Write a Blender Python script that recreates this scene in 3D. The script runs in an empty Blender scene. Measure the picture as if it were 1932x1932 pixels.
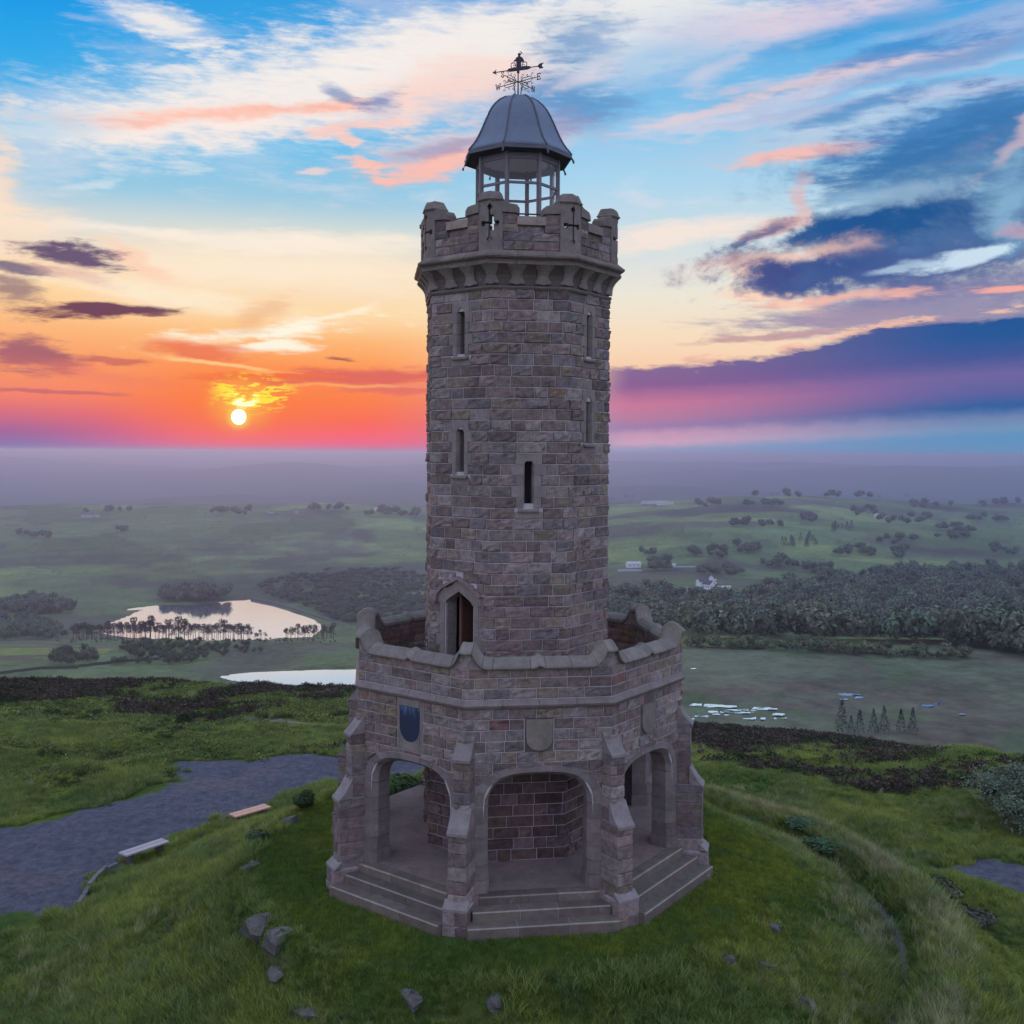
import bpy, math, random
import numpy as np
from mathutils import Matrix, Vector

random.seed(7); RNG = np.random.default_rng(7)
SC = bpy.context.scene
R = math.radians

# ------------------------------------------------------------------ camera
CAMZ, CAMD, FU, X0, YH, ROLL = 11.55, 30.0, 1944.0, 973.0, 855.0, R(0.37)
cam_d = bpy.data.cameras.new('camera'); cam = bpy.data.objects.new('camera', cam_d)
SC.collection.objects.link(cam); SC.camera = cam
cam_d.sensor_width = 36; cam_d.lens = 36*FU/1932
cam_d.shift_x = -(X0-966)/1932; cam_d.shift_y = -(966-YH)/1932
cam_d.clip_start = .5; cam_d.clip_end = 90000
cam.matrix_world = Matrix.Translation((0, -CAMD, CAMZ)) @ Matrix.Rotation(R(90), 4, 'X') @ Matrix.Rotation(ROLL, 4, 'Z')

# ------------------------------------------------------------------ view
SC.view_settings.view_transform = 'Standard'; SC.view_settings.look = 'None'
SC.view_settings.exposure = 0.0; SC.view_settings.gamma = 1.0
SC.cycles.max_bounces = 6; SC.cycles.diffuse_bounces = 3; SC.cycles.volume_bounces = 0
SC.cycles.transparent_max_bounces = 12; SC.cycles.caustics_reflective = False
SC.cycles.sample_clamp_indirect = 4.0

def lin(c, k=1.0):
    o = []
    for v in c[:3]:
        v = v/255.0
        o.append((v/12.92 if v <= .04045 else ((v+.055)/1.055)**2.4)*k)
    return (*o, 1.0)

class NT:
    """small node-tree writer"""
    def __init__(s, tree): s.t = tree; s.n = tree.nodes; s.l = tree.links
    def put(s, sock, v):
        if hasattr(v, 'links') or isinstance(v, bpy.types.NodeSocket): s.l.new(v, sock)
        elif v is not None: sock.default_value = v
    def node(s, typ, ins=None, **kw):
        nd = s.n.new(typ)
        for k, v in kw.items(): setattr(nd, k, v)
        for k, v in (ins or {}).items(): s.put(nd.inputs[k], v)
        return nd
    def m(s, op, a, b=None, c=None, clamp=False):
        nd = s.node('ShaderNodeMath', operation=op, use_clamp=clamp)
        s.put(nd.inputs[0], a)
        if b is not None: s.put(nd.inputs[1], b)
        if c is not None: s.put(nd.inputs[2], c)
        return nd.outputs[0]
    def vm(s, op, a, b=None):
        nd = s.node('ShaderNodeVectorMath', operation=op)
        s.put(nd.inputs[0], a)
        if b is not None: s.put(nd.inputs[1], b)
        return nd.outputs[1] if op in ('LENGTH', 'DOT_PRODUCT') else nd.outputs[0]
    def mix(s, f, a, b, blend='MIX'):
        nd = s.node('ShaderNodeMix', data_type='RGBA', blend_type=blend, clamp_factor=True)
        s.put(nd.inputs[0], f); s.put(nd.inputs[6], a); s.put(nd.inputs[7], b)
        return nd.outputs[2]
    def rng(s, v, a, b, c=0.0, d=1.0, smooth=True):
        nd = s.node('ShaderNodeMapRange', interpolation_type='SMOOTHSTEP' if smooth else 'LINEAR', clamp=True)
        for i, x in enumerate((v, a, b, c, d)): s.put(nd.inputs[i], x)
        return nd.outputs[0]
    def noise(s, vec, scale, detail=4, rough=.55, lac=2.0, dist=0.0):
        nd = s.node('ShaderNodeTexNoise', {'Vector': vec, 'Scale': scale, 'Detail': detail, 'Roughness': rough, 'Lacunarity': lac, 'Distortion': dist})
        return nd
    def ramp(s, f, stops, interp='LINEAR'):
        nd = s.node('ShaderNodeValToRGB'); r = nd.color_ramp; r.interpolation = interp
        while len(r.elements) > 1: r.elements.remove(r.elements[-1])
        r.elements[0].position = stops[0][0]; r.elements[0].color = stops[0][1]
        for p, c in stops[1:]:
            e = r.elements.new(p); e.color = c
        s.put(nd.inputs[0], f)
        return nd.outputs[0]

# ------------------------------------------------------------------ sky (world): dusk, sun just above the western horizon
def AE(x, y):
    """photo direction -> azimuth / elevation in degrees"""
    a = math.atan((x-X0)/FU); e = math.atan((YH-y)/FU*math.cos(a))
    return math.degrees(a), math.degrees(e)
SUN_A, SUN_E = AE(450, 790)
W = bpy.data.worlds.new('World'); SC.world = W; W.use_nodes = True
W.node_tree.nodes.clear(); w = NT(W.node_tree)
tc = w.node('ShaderNodeTexCoord').outputs['Generated']
sep = w.node('ShaderNodeSeparateXYZ', {0: tc})
A = w.m('MULTIPLY', w.m('ARCTAN2', sep.outputs[0], sep.outputs[1]), 57.29578)
EL = w.m('MULTIPLY', w.m('ARCSINE', sep.outputs[2]), 57.29578)
absA = w.m('ABSOLUTE', A)
dstr = w.vm('MULTIPLY', tc, (1, 1, 3.6))
n_big = w.noise(dstr, 5.5, 5, .55)
n_det = w.noise(dstr, 22, 7, .66, 2.1, .35)
n_fine = w.noise(w.vm('MULTIPLY', tc, (1, 1, 6.5)), 34, 6, .6)
n_bil = w.noise(w.vm('MULTIPLY', tc, (1, 1, 1.7)), 15, 9, .62, 2.1, .25)
n_soft = w.noise(w.vm('MULTIPLY', tc, (1, 1, 2.2)), 60, 6, .65, 2.0, .3)
nb = w.node('ShaderNodeSeparateColor', {0: n_big.outputs['Color']})
wx = w.m('ADD', A, w.m('MULTIPLY', w.m('SUBTRACT', nb.outputs[0], .5), 5.0))
wy0 = w.m('ADD', EL, w.m('MULTIPLY', w.m('SUBTRACT', nb.outputs[1], .5), 2.2))
low = w.rng(EL, 0.0, 4.0)
wy = w.m('ADD', EL, w.m('MULTIPLY', w.m('SUBTRACT', wy0, EL), low))
WV = w.node('ShaderNodeCombineXYZ', {0: wx, 1: wy, 2: 1.0}).outputs[0]
det = w.m('SUBTRACT', n_det.outputs[0], .5); fine = w.m('SUBTRACT', n_fine.outputs[0], .5); soft_n = w.m('SUBTRACT', n_soft.outputs[0], .5)
det = w.m('ADD', det, w.m('MULTIPLY', fine, .7))
bil = w.m('MULTIPLY', w.m('SUBTRACT', n_bil.outputs[0], .5), 1.25)
def eramp(rows):
    st = []
    for r_, c in rows:
        e = r_[0] if isinstance(r_, tuple) else (YH-r_)/34.0
        st.append((max(0, min(1, ((e+3)/93.0)))**.5, lin(c, r_[1] if isinstance(r_, tuple) and len(r_) > 1 else 1.0)))
    return sorted(st, key=lambda q: q[0])
tE = w.m('POWER', w.m('MAXIMUM', w.m('DIVIDE', w.m('ADD', EL, 3.0), 93.0), 0.0), .5)
HI = [((36, 1.0), (145, 190, 240)), ((55, 1.15), (190, 210, 248)), ((90, 1.2), (190, 212, 250))]
rL = w.ramp(tE, eramp([(900, (140, 130, 175)), (866, (128, 120, 182)), (856, (108, 106, 184)), (848, (120, 102, 172)), (820, (168, 98, 150)), (790, (220, 108, 125)), (760, (246, 132, 105)), (700, (252, 158, 104)), (640, (254, 186, 126)), (580, (255, 214, 160)), (520, (252, 222, 190)), (470, (220, 220, 214)), (400, (150, 202, 228)), (300, (92, 182, 232)), (200, (50, 168, 232)), (100, (14, 152, 230)), (0, (8, 142, 222))]+HI))
rC = w.ramp(tE, eramp([(900, (165, 125, 170)), (866, (160, 122, 178)), (857, (184, 122, 174)), (850, (222, 106, 156)), (840, (246, 96, 126)), (828, (255, 96, 115)), (800, (255, 106, 82)), (760, (255, 128, 68)), (700, (255, 152, 84)), (650, (255, 184, 115)), (600, (255, 220, 168)), (520, (252, 228, 198)), (460, (222, 224, 214)), (400, (160, 204, 226)), (300, (112, 192, 235)), (200, (80, 176, 232)), (100, (54, 162, 228)), (0, (40, 150, 220))]+HI))
rR = w.ramp(tE, eramp([(900, (125, 148, 190)), (875, (92, 146, 192)), (850, (96, 148, 194)), (825, (140, 145, 186)), (760, (200, 150, 170)), (700, (250, 205, 170)), (640, (250, 222, 190)), (560, (238, 232, 215)), (450, (205, 222, 230)), (350, (170, 213, 238)), (200, (122, 190, 234)), (100, (72, 162, 225)), (0, (52, 148, 220))]+HI))
rB = w.ramp(tE, eramp([((-3, 1.0), (140, 145, 195)), ((0, 1.2), (176, 176, 222)), ((8, 1.55), (212, 200, 238)), ((20, 1.6), (208, 208, 244)), ((45, 1.4), (196, 212, 250)), ((90, 1.2), (190, 212, 250))]))  # unseen sky behind; like the overhead stops, brightened to light tower and ground
col = w.mix(w.rng(A, -27, -14.5), rL, rC)
col = w.mix(w.rng(A, -9, 5), col, rR)
col = w.mix(w.rng(absA, 40, 100), col, rB)
# wide soft cloud veil over the whole sky, stronger outside the clear patches
veil = w.m('MULTIPLY', w.rng(w.m('ADD', n_big.outputs[0], w.m('MULTIPLY', det, .35)), .52, .72), w.rng(EL, 5, 14))
col = w.mix(w.m('MULTIPLY', veil, .35), col, lin((240, 228, 232)))
def blob(col, x, y, ru, rv, rot, c, soft=.35, k=.9, op=1.0, c2=None, src=None):
    a, e = AE(x, y)
    ch = w.node('ShaderNodeVectorMath', {0: col, 1: (1e-6,)*3, 2: WV}, operation='MULTIPLY_ADD').outputs[0]   # orders the evaluation, no visible effect
    c_, s_, ra, rb = math.cos(R(rot)), math.sin(R(rot)), ru/34., rv/34.
    p = w.vm('DOT_PRODUCT', ch, (c_/ra, s_/ra, -(a*c_+e*s_)/ra)); q = w.vm('DOT_PRODUCT', ch, (-s_/rb, c_/rb, -(-a*s_+e*c_)/rb))
    ln = w.m('SQRT', w.m('MULTIPLY_ADD', p, p, w.m('MULTIPLY', q, q)))
    d = w.m('MULTIPLY_ADD', src or det, k*2.2, ln)
    mk = w.rng(d, 1+soft, 1-soft, 0.0, op)
    return w.mix(mk, col, lin(c))
def wisp(col, *a, **k): k.setdefault('soft', .6); return blob(col, *a, **k)
WHT = (248, 240, 234); PNK = (252, 204, 192)
for q in [
    # high white sheets on the left and over the tower
    (620, 160, 470, 70, 13, WHT, .75, .9, .92), (900, 80, 420, 55, 12, WHT, .8, .9, .9), (420, 226, 250, 30, 7, (252, 236, 228), .7, .9, .95),
    (1200, 60, 300, 60, 8, (238, 238, 236), .8, .9, .85), (310, 55, 80, 22, -10, WHT, .8, 1.3, .9), (300, 132, 55, 9, 4, WHT, .8, 1.3, .6),
    (860, 165, 170, 45, 10, (250, 216, 206), .8, .9, .85), (450, 212, 230, 11, 8, (255, 190, 170), .8, 1.4, .85), (600, 196, 110, 8, 8, (250, 182, 164), .8, 1.6, .7), (900, 270, 180, 30, 10, (246, 214, 208), .8, 1.0, .8),
    (840, 310, 130, 20, 14, (255, 190, 174), .6, 1.2, .9), (640, 242, 90, 9, 10, PNK, .6, 1.2, .8), (690, 318, 34, 10, -15, (255, 196, 180), .5, 1.4, .9),
    (650, 265, 22, 8, -10, (255, 205, 190), .5, 1.4, .8), (590, 323, 22, 4, 0, (250, 215, 205), .6, .8, .7),
    (650, 170, 40, 12, -20, (125, 150, 195), .7, 1.2, .8), (735, 185, 32, 18, 20, (110, 140, 190), .7, 1.3, .8), (830, 280, 90, 12, 12, (150, 145, 185), .7, 1.0, .7),
    (1090, 75, 80, 34, 0, (110, 156, 204), .8, 1.4, .85), (1085, 195, 90, 44, -5, (88, 146, 200), .8, 1.2, .85), (1000, 240, 90, 20, 5, (150, 150, 190), .8, 1.0, .6),
    (1130, 130, 60, 16, 30, (225, 215, 222), .7, 1.3, .7),
    # rosy streaks upper right
    (1350, 222, 180, 20, 5, (226, 214, 226), .9, 1.5, .6), (1450, 180, 110, 14, 6, (96, 166, 216), .8, 1.5, .7), (1560, 205, 120, 10, 4, (104, 166, 214), .8, 1.5, .6), (1330, 205, 120, 8, 12, (246, 208, 202), .8, 1.2, .55), (1620, 128, 190, 13, 4, (240, 208, 208), .7, 1.0, .85), (1600, 160, 260, 10, 5, (216, 212, 228), .8, 1.0, .7),
    (1700, 186, 220, 14, 4, (206, 200, 222), .9, 1.5, .7), (1480, 30, 220, 24, 2, (226, 208, 222), .8, 1.0, .8), (1840, 60, 130, 30, 6, (196, 190, 216), .9, 1.4, .55), (1560, 60, 150, 16, 4, (60, 156, 218), .8, 1.4, .7), (1700, 92, 130, 14, 8, (30, 136, 206), .8, 1.4, .8),
    (1350, 120, 60, 16, 30, (222, 214, 226), .7, 1.0, .7), (1560, 250, 220, 26, 6, (186, 204, 226), .8, 1.0, .7), (1510, 292, 120, 12, 4, (248, 190, 178), .6, .9, .9),
    (1270, 100, 120, 50, 0, (130, 184, 228), .8, 1.0, .5), (1780, 110, 170, 14, 10, (36, 136, 204), .8, 1.0, .6),
    # blue grey mass on the right
    (1640, 200, 120, 14, 12, (70, 142, 200), .7, 1.0, .8), (1800, 225, 190, 34, 12, (52, 122, 186), .7, 1.1, .9), (1740, 300, 170, 26, 12, (48, 108, 166), .6, 1.1, .92), (1900, 250, 110, 16, 14, (206, 176, 196), .7, 1.0, .55),
    (1880, 330, 160, 50, 6, (78, 130, 180), .8, 1.3, .85), (1700, 345, 120, 22, 10, (150, 190, 218), .8, 1.5, .7), (1890, 300, 24, 40, -20, (178, 214, 232), .8, 1.4, .7),
    (1500, 375, 16, 34, 4, (222, 190, 192), .7, 1.0, .8), (1440, 430, 60, 14, 20, (240, 186, 176), .6, 1.1, .9), (1450, 520, 50, 34, -10, (255, 214, 186), .6, 1.1, .9), (1410, 545, 50, 8, -5, (255, 214, 190), .6, 1.0, .8),
    (1860, 330, 200, 80, 8, (70, 122, 172), .7, 1.5, .8, 1), (1800, 262, 230, 30, 8, (56, 118, 176), .7, 1.2, .8, 1), (1840, 425, 200, 56, 4, (52, 98, 152), .6, 1.4, .95, 1), (1690, 470, 210, 66, 6, (74, 108, 158), .6, 1.4, .92, 1), (1560, 430, 130, 30, 14, (34, 84, 142), .5, 1.6, .96, 1), (1650, 415, 110, 34, 0, (30, 86, 146), .5, 1.6, .95, 1),
    (1440, 432, 46, 14, 20, (70, 84, 140), .6, 1.5, .8, 1), (1500, 480, 110, 18, 8, (244, 200, 182), .7, 1.5, .75, 1), (1550, 515, 120, 34, 2, (50, 80, 142), .5, 1.5, .96, 1), (1470, 520, 30, 18, 0, (64, 74, 130), .6, 1.5, .8, 1), (1780, 525, 250, 44, 2, (76, 98, 154), .6, 1.3, .92, 1),
    (1900, 380, 30, 60, -10, (150, 194, 222), .8, 2.0, .7, 1), (1660, 372, 120, 14, 5, (170, 204, 226), .8, 2.0, .6, 1),
    (1790, 484, 54, 11, 10, (210, 232, 246), .6, 2.0, .9, 1), (1700, 492, 40, 7, 12, (184, 208, 230), .6, 1.4, .7, 1), (1740, 572, 280, 38, 3, (136, 132, 172), .6, .9, .9), (1580, 556, 130, 10, 4, (250, 186, 168), .6, 1.2, .8), (1500, 572, 70, 10, -18, (255, 214, 188), .7, 1.4, .8, 1),
    (1900, 536, 52, 5, 0, (252, 176, 160), .5, .8, .9), (1640, 605, 150, 20, -4, (164, 146, 172), .6, .8, .85), (1440, 634, 150, 6, 1, (196, 156, 160), .5, .8, .85),
    (1900, 262, 50, 12, 50, (220, 190, 196), .7, 1.5, .6, 1), (1910, 430, 26, 9, 0, (214, 156, 170), .7, 1.5, .5, 1),
    # cream streaks
    (560, 462, 240, 14, 2, (255, 240, 222), .8, .8, .85), (230, 445, 220, 7, -3, (252, 238, 226), .8, .8, .7), (1270, 440, 130, 20, 7, (252, 232, 218), .7, .8, .85), (8, 360, 34, 90, 0, (250, 222, 200), .8, 1.0, .9),
    (30, 420, 60, 24, 0, (252, 228, 204), .8, 1.0, .85), (90, 235, 80, 16, 10, (170, 212, 236), .8, 1.2, .6), (170, 355, 30, 6, 20, (214, 228, 236), .8, 1.2, .6), (520, 510, 300, 30, 0, (255, 238, 214), .8, .8, .6), (300, 560, 220, 18, -6, (255, 240, 214), .8, .8, .7),
    (260, 500, 60, 14, -20, (255, 206, 178), .7, 1.0, .7),
    # dark slabs on the left
    (135, 487, 82, 16, -10, (92, 72, 112), .5, 1.3, .95), (25, 505, 60, 12, -5, (96, 84, 122), .5, 1.1, .85), (10, 560, 40, 24, -20, (140, 112, 124), .7, 1.1, .8), (120, 520, 70, 12, -12, (226, 180, 168), .7, 1.0, .6),
    (200, 596, 140, 13, 4, (104, 56, 86), .35, .7, .96), (45, 676, 76, 26, -6, (152, 86, 112), .5, .9, .85), (230, 686, 66, 4, 2, (204, 104, 96), .5, .7, .8), (90, 745, 110, 4, -1, (192, 96, 112), .5, .6, .7), (200, 712, 120, 12, -5, (240, 128, 102), .8, .8, .5),
    # fire coloured clouds round the sun
    (520, 632, 150, 15, 8, (255, 250, 228), .7, 1.4, .95), (620, 608, 100, 6, 20, (255, 246, 224), .7, 1.0, .7), (500, 600, 60, 20, 30, (240, 178, 128), .8, 1.4, .6), (520, 662, 90, 7, 4, (255, 252, 232), .6, 1.2, .9),
    (380, 670, 76, 13, -3, (240, 124, 84), .5, .8, .95), (655, 674, 26, 4, 0, (170, 88, 82), .5, .7, .9), (660, 712, 180, 18, 4, (224, 104, 94), .45, .8, .95), (520, 712, 130, 7, 1, (242, 112, 66), .5, .8, .9), (430, 690, 100, 4, -5, (255, 220, 150), .6, 1.0, .8),
    (740, 738, 110, 10, 2, (228, 108, 104), .6, .8, .8), (600, 735, 160, 4, 2, (255, 190, 110), .6, 1.2, .6),
    ]:
    col = blob(col, q[0], q[1], q[2], q[3], q[4], q[5], soft=q[6], k=q[7], op=q[8], src=bil if len(q) > 9 else None)
# long cloud bank low on the right
a0, e0 = AE(1130, 703); a1, e1 = AE(1932, 580)
ln_ = w.m('ADD', w.m('MULTIPLY', w.m('SUBTRACT', wx, a0), (e1-e0)/(a1-a0)), e0)
under = w.m('SUBTRACT', w.m('ADD', ln_, w.m('MULTIPLY', w.m('SINE', w.m('MULTIPLY', wx, .33)), .25)), w.m('SUBTRACT', wy, w.m('MULTIPLY', det, 1.3)))
mb_ = w.m('MULTIPLY', w.rng(under, -.15, .35), w.m('MULTIPLY', w.rng(A, 3.0, 6.5), w.rng(absA, 95, 45)))
tilt = w.m('ADD', w.m('ADD', EL, w.m('MULTIPLY', soft_n, .5)), w.m('MULTIPLY', w.m('SUBTRACT', A, 5.0), -.045))
tb = w.m('DIVIDE', w.m('ADD', tilt, 1.5), 10.0, clamp=True)
def bk(rows): return [(max(0, min(1, ((YH-r_)/34.+1.5)/10.)), lin(c)) for r_, c in rows][::-1]
bl = w.ramp(tb, bk([(560, (150, 118, 160)), (705, (136, 104, 148)), (730, (140, 96, 148)), (765, (204, 122, 154)), (790, (188, 126, 160)), (808, (160, 128, 172)), (822, (206, 156, 184)), (838, (214, 168, 192)), (852, (150, 160, 198)), (880, (120, 150, 196))][::1]))
br = w.ramp(tb, bk([(560, (24, 82, 148)), (680, (38, 88, 152)), (715, (68, 88, 152)), (745, (112, 102, 160)), (775, (94, 98, 160)), (800, (46, 96, 158)), (822, (112, 136, 178)), (838, (116, 150, 188)), (852, (92, 148, 194)), (880, (96, 150, 190))][::1]))
bc = w.mix(w.rng(A, 5, 25), bl, br)
col = w.mix(mb_, col, bc)
edge = w.m('MULTIPLY', w.m('MULTIPLY', w.rng(under, -.3, .02), w.rng(under, .35, .05)), w.m('MULTIPLY', w.rng(A, 4, 7), w.rng(w.m('ADD', n_big.outputs[0], det), .42, .6)))
col = w.mix(w.m('MULTIPLY', edge, .8), col, lin((250, 196, 170)))
# sun glow, fire streaks above the disc, disc
def sundist(sx, sy, x=450, y=790):
    a, e = AE(x, y)
    mp = w.node('ShaderNodeMapping', {'Vector': w.node('ShaderNodeCombineXYZ', {0: A, 1: EL, 2: 0.0}).outputs[0], 'Location': (a, e, 0), 'Scale': (sx, sy, 1)}, vector_type='TEXTURE').outputs[0]
    return w.vm('LENGTH', mp)
col = w.mix(w.rng(sundist(7.5, 3.4, 450, 770), 1.0, 0.0, 0.0, .6), col, lin((255, 124, 50)))
col = w.mix(w.rng(sundist(2.4, 2.0, 455, 765), 1.0, 0.0, 0.0, .75), col, lin((255, 190, 70)))
fire = w.m('MULTIPLY', w.rng(w.m('ADD', n_fine.outputs[0], w.m('MULTIPLY', soft_n, .7)), .47, .53), w.rng(w.m('MULTIPLY_ADD', det, .6, sundist(2.7, 1.3, 475, 745)), 1.0, .5))
col = w.mix(fire, col, (1.0, .78, .05, 1))
fire2 = w.m('MULTIPLY', w.rng(w.m('ADD', n_fine.outputs[0], w.m('MULTIPLY', soft_n, .7)), .54, .6), w.rng(sundist(1.0, 1.1, 458, 760), 1.0, .4))
col = w.mix(fire2, col, (1.5, 1.4, .75, 1))
col = w.mix(w.rng(sundist(.8, .8), 1.0, .45), col, (1.0, .55, .08, 1))
col = w.mix(w.rng(sundist(.42, .45), 1.0, .8), col, (2.4, 2.2, 1.7, 1))
# physical sky kept in for the parts of the dome far from the sunset
sky = w.node('ShaderNodeTexSky', sky_type='NISHITA', sun_disc=False, sun_elevation=R(SUN_E), sun_rotation=R(SUN_A), altitude=380)
skyc = w.mix(1.0, sky.outputs[0], (.12, .12, .12, 1), 'MULTIPLY')
col = w.mix(w.rng(absA, 60, 130, 0.0, .25), col, skyc)
bg = w.node('ShaderNodeBackground', {'Color': col, 'Strength': 1.0})
wo = w.node('ShaderNodeOutputWorld', {0: bg.outputs[0]})
W.cycles.sampling_method = 'NONE'

# ------------------------------------------------------------------ sun
sd = bpy.data.lights.new('sun', 'SUN'); sd.energy = .7; sd.angle = R(.6); sd.color = (1.0, .47, .24)
so = bpy.data.objects.new('sun', sd); SC.collection.objects.link(so)
sv = Vector((math.sin(R(SUN_A))*math.cos(R(SUN_E)), math.cos(R(SUN_A))*math.cos(R(SUN_E)), math.sin(R(SUN_E))))
so.rotation_euler = (-sv).to_track_quat('-Z', 'Y').to_euler(); so.location = (-20, 60, 40)

# ------------------------------------------------------------------ materials
def principled(name, rough=.85, spec=.3):
    m = bpy.data.materials.new(name); m.use_nodes = True; t = NT(m.node_tree)
    b = m.node_tree.nodes['Principled BSDF']; b.inputs['Roughness'].default_value = rough
    b.inputs['Specular IOR Level'].default_value = spec
    return m, t, b
def mat_vcol(name, nscale=9, amt=.35, bump=.5, bscale=30, rough=.9, spot=None, bdist=.02, spec=.25, gain=1.0, tint=None):
    m, t, b = principled(name, rough, spec)
    vc = t.node('ShaderNodeVertexColor', layer_name='col').outputs[0]
    p = t.node('ShaderNodeNewGeometry').outputs['Position']
    n1 = t.noise(p, nscale, 6, .65).outputs[0]; n2 = t.noise(p, nscale*5.3, 4, .7).outputs[0]
    k = t.m('ADD', t.rng(n1, .25, .75, 1-amt, 1+amt, False), t.rng(n2, .25, .75, -amt*.6, amt*.6, False))
    k = t.m('MULTIPLY', k, gain)
    if tint: vc = t.vm('MULTIPLY', vc, tint)
    c = t.vm('SCALE', vc, None); nd = c.node; t.l.new(k, nd.inputs['Scale'])
    out = c
    if spot:
        n3 = t.noise(p, spot[1], 5, .7).outputs[0]
        out = t.mix(t.rng(n3, spot[2], spot[3]), c, spot[0])
        if len(spot) > 4:
            n4 = t.noise(t.vm('ADD', p, (31, 7, 3)), spot[5], 5, .7).outputs[0]
            out = t.mix(t.rng(n4, spot[6], spot[7]), out, spot[4])
    t.l.new(out, b.inputs['Base Color'])
    nb_ = t.noise(p, bscale, 6, .7).outputs[0]
    bp = t.node('ShaderNodeBump', {'Strength': bump, 'Distance': bdist, 'Height': nb_})
    t.l.new(bp.outputs[0], b.inputs['Normal'])
    return m
M = {}
M['stone'] = mat_vcol('weathered_gritstone', 6, .46, 1.0, 26, .92, ((.115, .12, .085, 1), 2.3, .58, .78, (.34, .34, .36, 1), 3.1, .66, .86), bdist=.045, gain=1.04)
M['ashlar'] = mat_vcol('dressed_gritstone', 3.5, .26, .5, 30, .9, ((.40, .42, .43, 1), 2.2, .62, .82, (.17, .165, .13, 1), 1.7, .60, .8), gain=1.2, tint=(1.07, 1.0, .90))
M['mortar'] = mat_vcol('lime_mortar', 8, .2, .3, 40, .95)
M['lead'] = mat_vcol('lead_sheet', 2.5, .14, .12, 14, .5, spec=.5)
M['iron'] = mat_vcol('painted_iron', 8, .1, .1, 40, .5, spec=.5)
M['timber'] = mat_vcol('old_timber', 10, .3, .3, 20, .8)
M['floor'] = mat_vcol('worn_concrete', 1.2, .25, .3, 30, .95, ((.17, .155, .155, 1), .9, .55, .75), gain=1.3)
M['rock'] = mat_vcol('gritstone_rock', 4, .4, .8, 14, .95, ((.22, .24, .24, 1), 3, .55, .7), bdist=.05)
M['plank'] = mat_vcol('bench_plank', 12, .2, .3, 30, .6)
M['bark'] = mat_vcol('bark', 8, .3, .5, 20, .95)
M['far_leaf'] = mat_vcol('tree_leaves', .35, .5, .2, 1.0, .9, bdist=.3)
M['paint'] = mat_vcol('painted_wall', .5, .1, .1, 3, .8)
def mat_glass():
    m, t, b = principled('pane_glass', .05)
    m.node_tree.nodes.remove(b); out = m.node_tree.nodes['Material Output']
    tr = t.node('ShaderNodeBsdfTransparent', {0: (.985, .985, .99, 1)}); gl = t.node('ShaderNodeBsdfGlossy', {0: (1, 1, 1, 1), 'Roughness': .04})
    fr = t.m('MULTIPLY_ADD', t.m('POWER', t.node('ShaderNodeLayerWeight', {0: .5}).outputs[1], 4.0), .30, .02); mx = t.node('ShaderNodeMixShader', {0: fr, 1: tr.outputs[0], 2: gl.outputs[0]})
    t.l.new(mx.outputs[0], out.inputs[0]); return m
M['glass'] = mat_glass()
def mat_water():
    m, t, b = principled('still_water', .06, .5)
    b.inputs['Base Color'].default_value = (.90, .93, 1.0, 1); b.inputs['Metallic'].default_value = .9
    p = t.node('ShaderNodeNewGeometry').outputs['Position']
    n = t.noise(p, .35, 4, .6).outputs[0]
    bp = t.node('ShaderNodeBump', {'Strength': .05, 'Distance': .05, 'Height': n}); t.l.new(bp.outputs[0], b.inputs['Normal'])
    return m
M['water'] = mat_water()
def mat_plaque():
    m, t, b = principled('blue_enamel', .4, .3)
    g = t.node('ShaderNodeTexCoord').outputs['Object']
    n = t.noise(t.vm('MULTIPLY', g, (9, 9, 1.3)), 2.0, 5, .6).outputs[0]
    z = t.node('ShaderNodeSeparateXYZ', {0: g}).outputs[2]
    f = t.m('ADD', t.rng(z, 4.35, 5.05, 0, .9, False), t.m('MULTIPLY', t.m('SUBTRACT', n, .5), 1.6))
    c = t.mix(t.rng(f, .55, 1.05), (.028, .042, .080, 1), (.10, .22, .36, 1)); t.l.new(c, b.inputs['Base Color']); return m
M['plaque'] = mat_plaque()

# grass / ground share one field of greens that varies with place
def green_field(t, p):
    a = t.noise(p, .22, 5, .6).outputs[0]; b_ = t.noise(t.vm('ADD', p, (40, 9, 0)), 1.1, 5, .65).outputs[0]
    c = t.mix(t.rng(a, .35, .65), (.042, .120, .022, 1), (.200, .245, .030, 1))
    c = t.mix(t.rng(b_, .5, .72), c, (.055, .140, .050, 1))
    d = t.noise(t.vm('ADD', p, (5, 70, 0)), .6, 6, .7).outputs[0]
    return t.mix(t.rng(d, .56, .72), c, (.25, .205, .060, 1))
def mat_grass(name, tip, mixv, val=1.0):
    m, t, b = principled(name, .75, .15)
    p = t.node('ShaderNodeNewGeometry').outputs['Position']
    c = green_field(t, t.vm('MULTIPLY', p, (1, 1, .2)))
    oi = t.node('ShaderNodeObjectInfo').outputs['Random']
    vc = t.node('ShaderNodeVertexColor', layer_name='col').outputs[0]
    tipf = t.node('ShaderNodeSeparateColor', {0: vc}).outputs[0]
    c = t.mix(t.m('MULTIPLY', tipf, mixv), c, tip)
    k = t.rng(oi, 0, 1, .66*val, 1.7*val, False)
    s_ = t.vm('SCALE', c, None); t.l.new(k, s_.node.inputs['Scale'])
    t.l.new(s_, b.inputs['Base Color'])
    tl = t.node('ShaderNodeBsdfTranslucent', {0: s_}); mx = t.node('ShaderNodeMixShader', {0: .3, 1: b.outputs[0], 2: tl.outputs[0]})
    t.l.new(mx.outputs[0], m.node_tree.nodes['Material Output'].inputs[0]); return m
M['lawn'] = mat_grass('lawn_grass', (.19, .27, .055, 1), .5)
M['rough'] = mat_grass('rough_grass', (.30, .36, .12, 1), .55)
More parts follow.
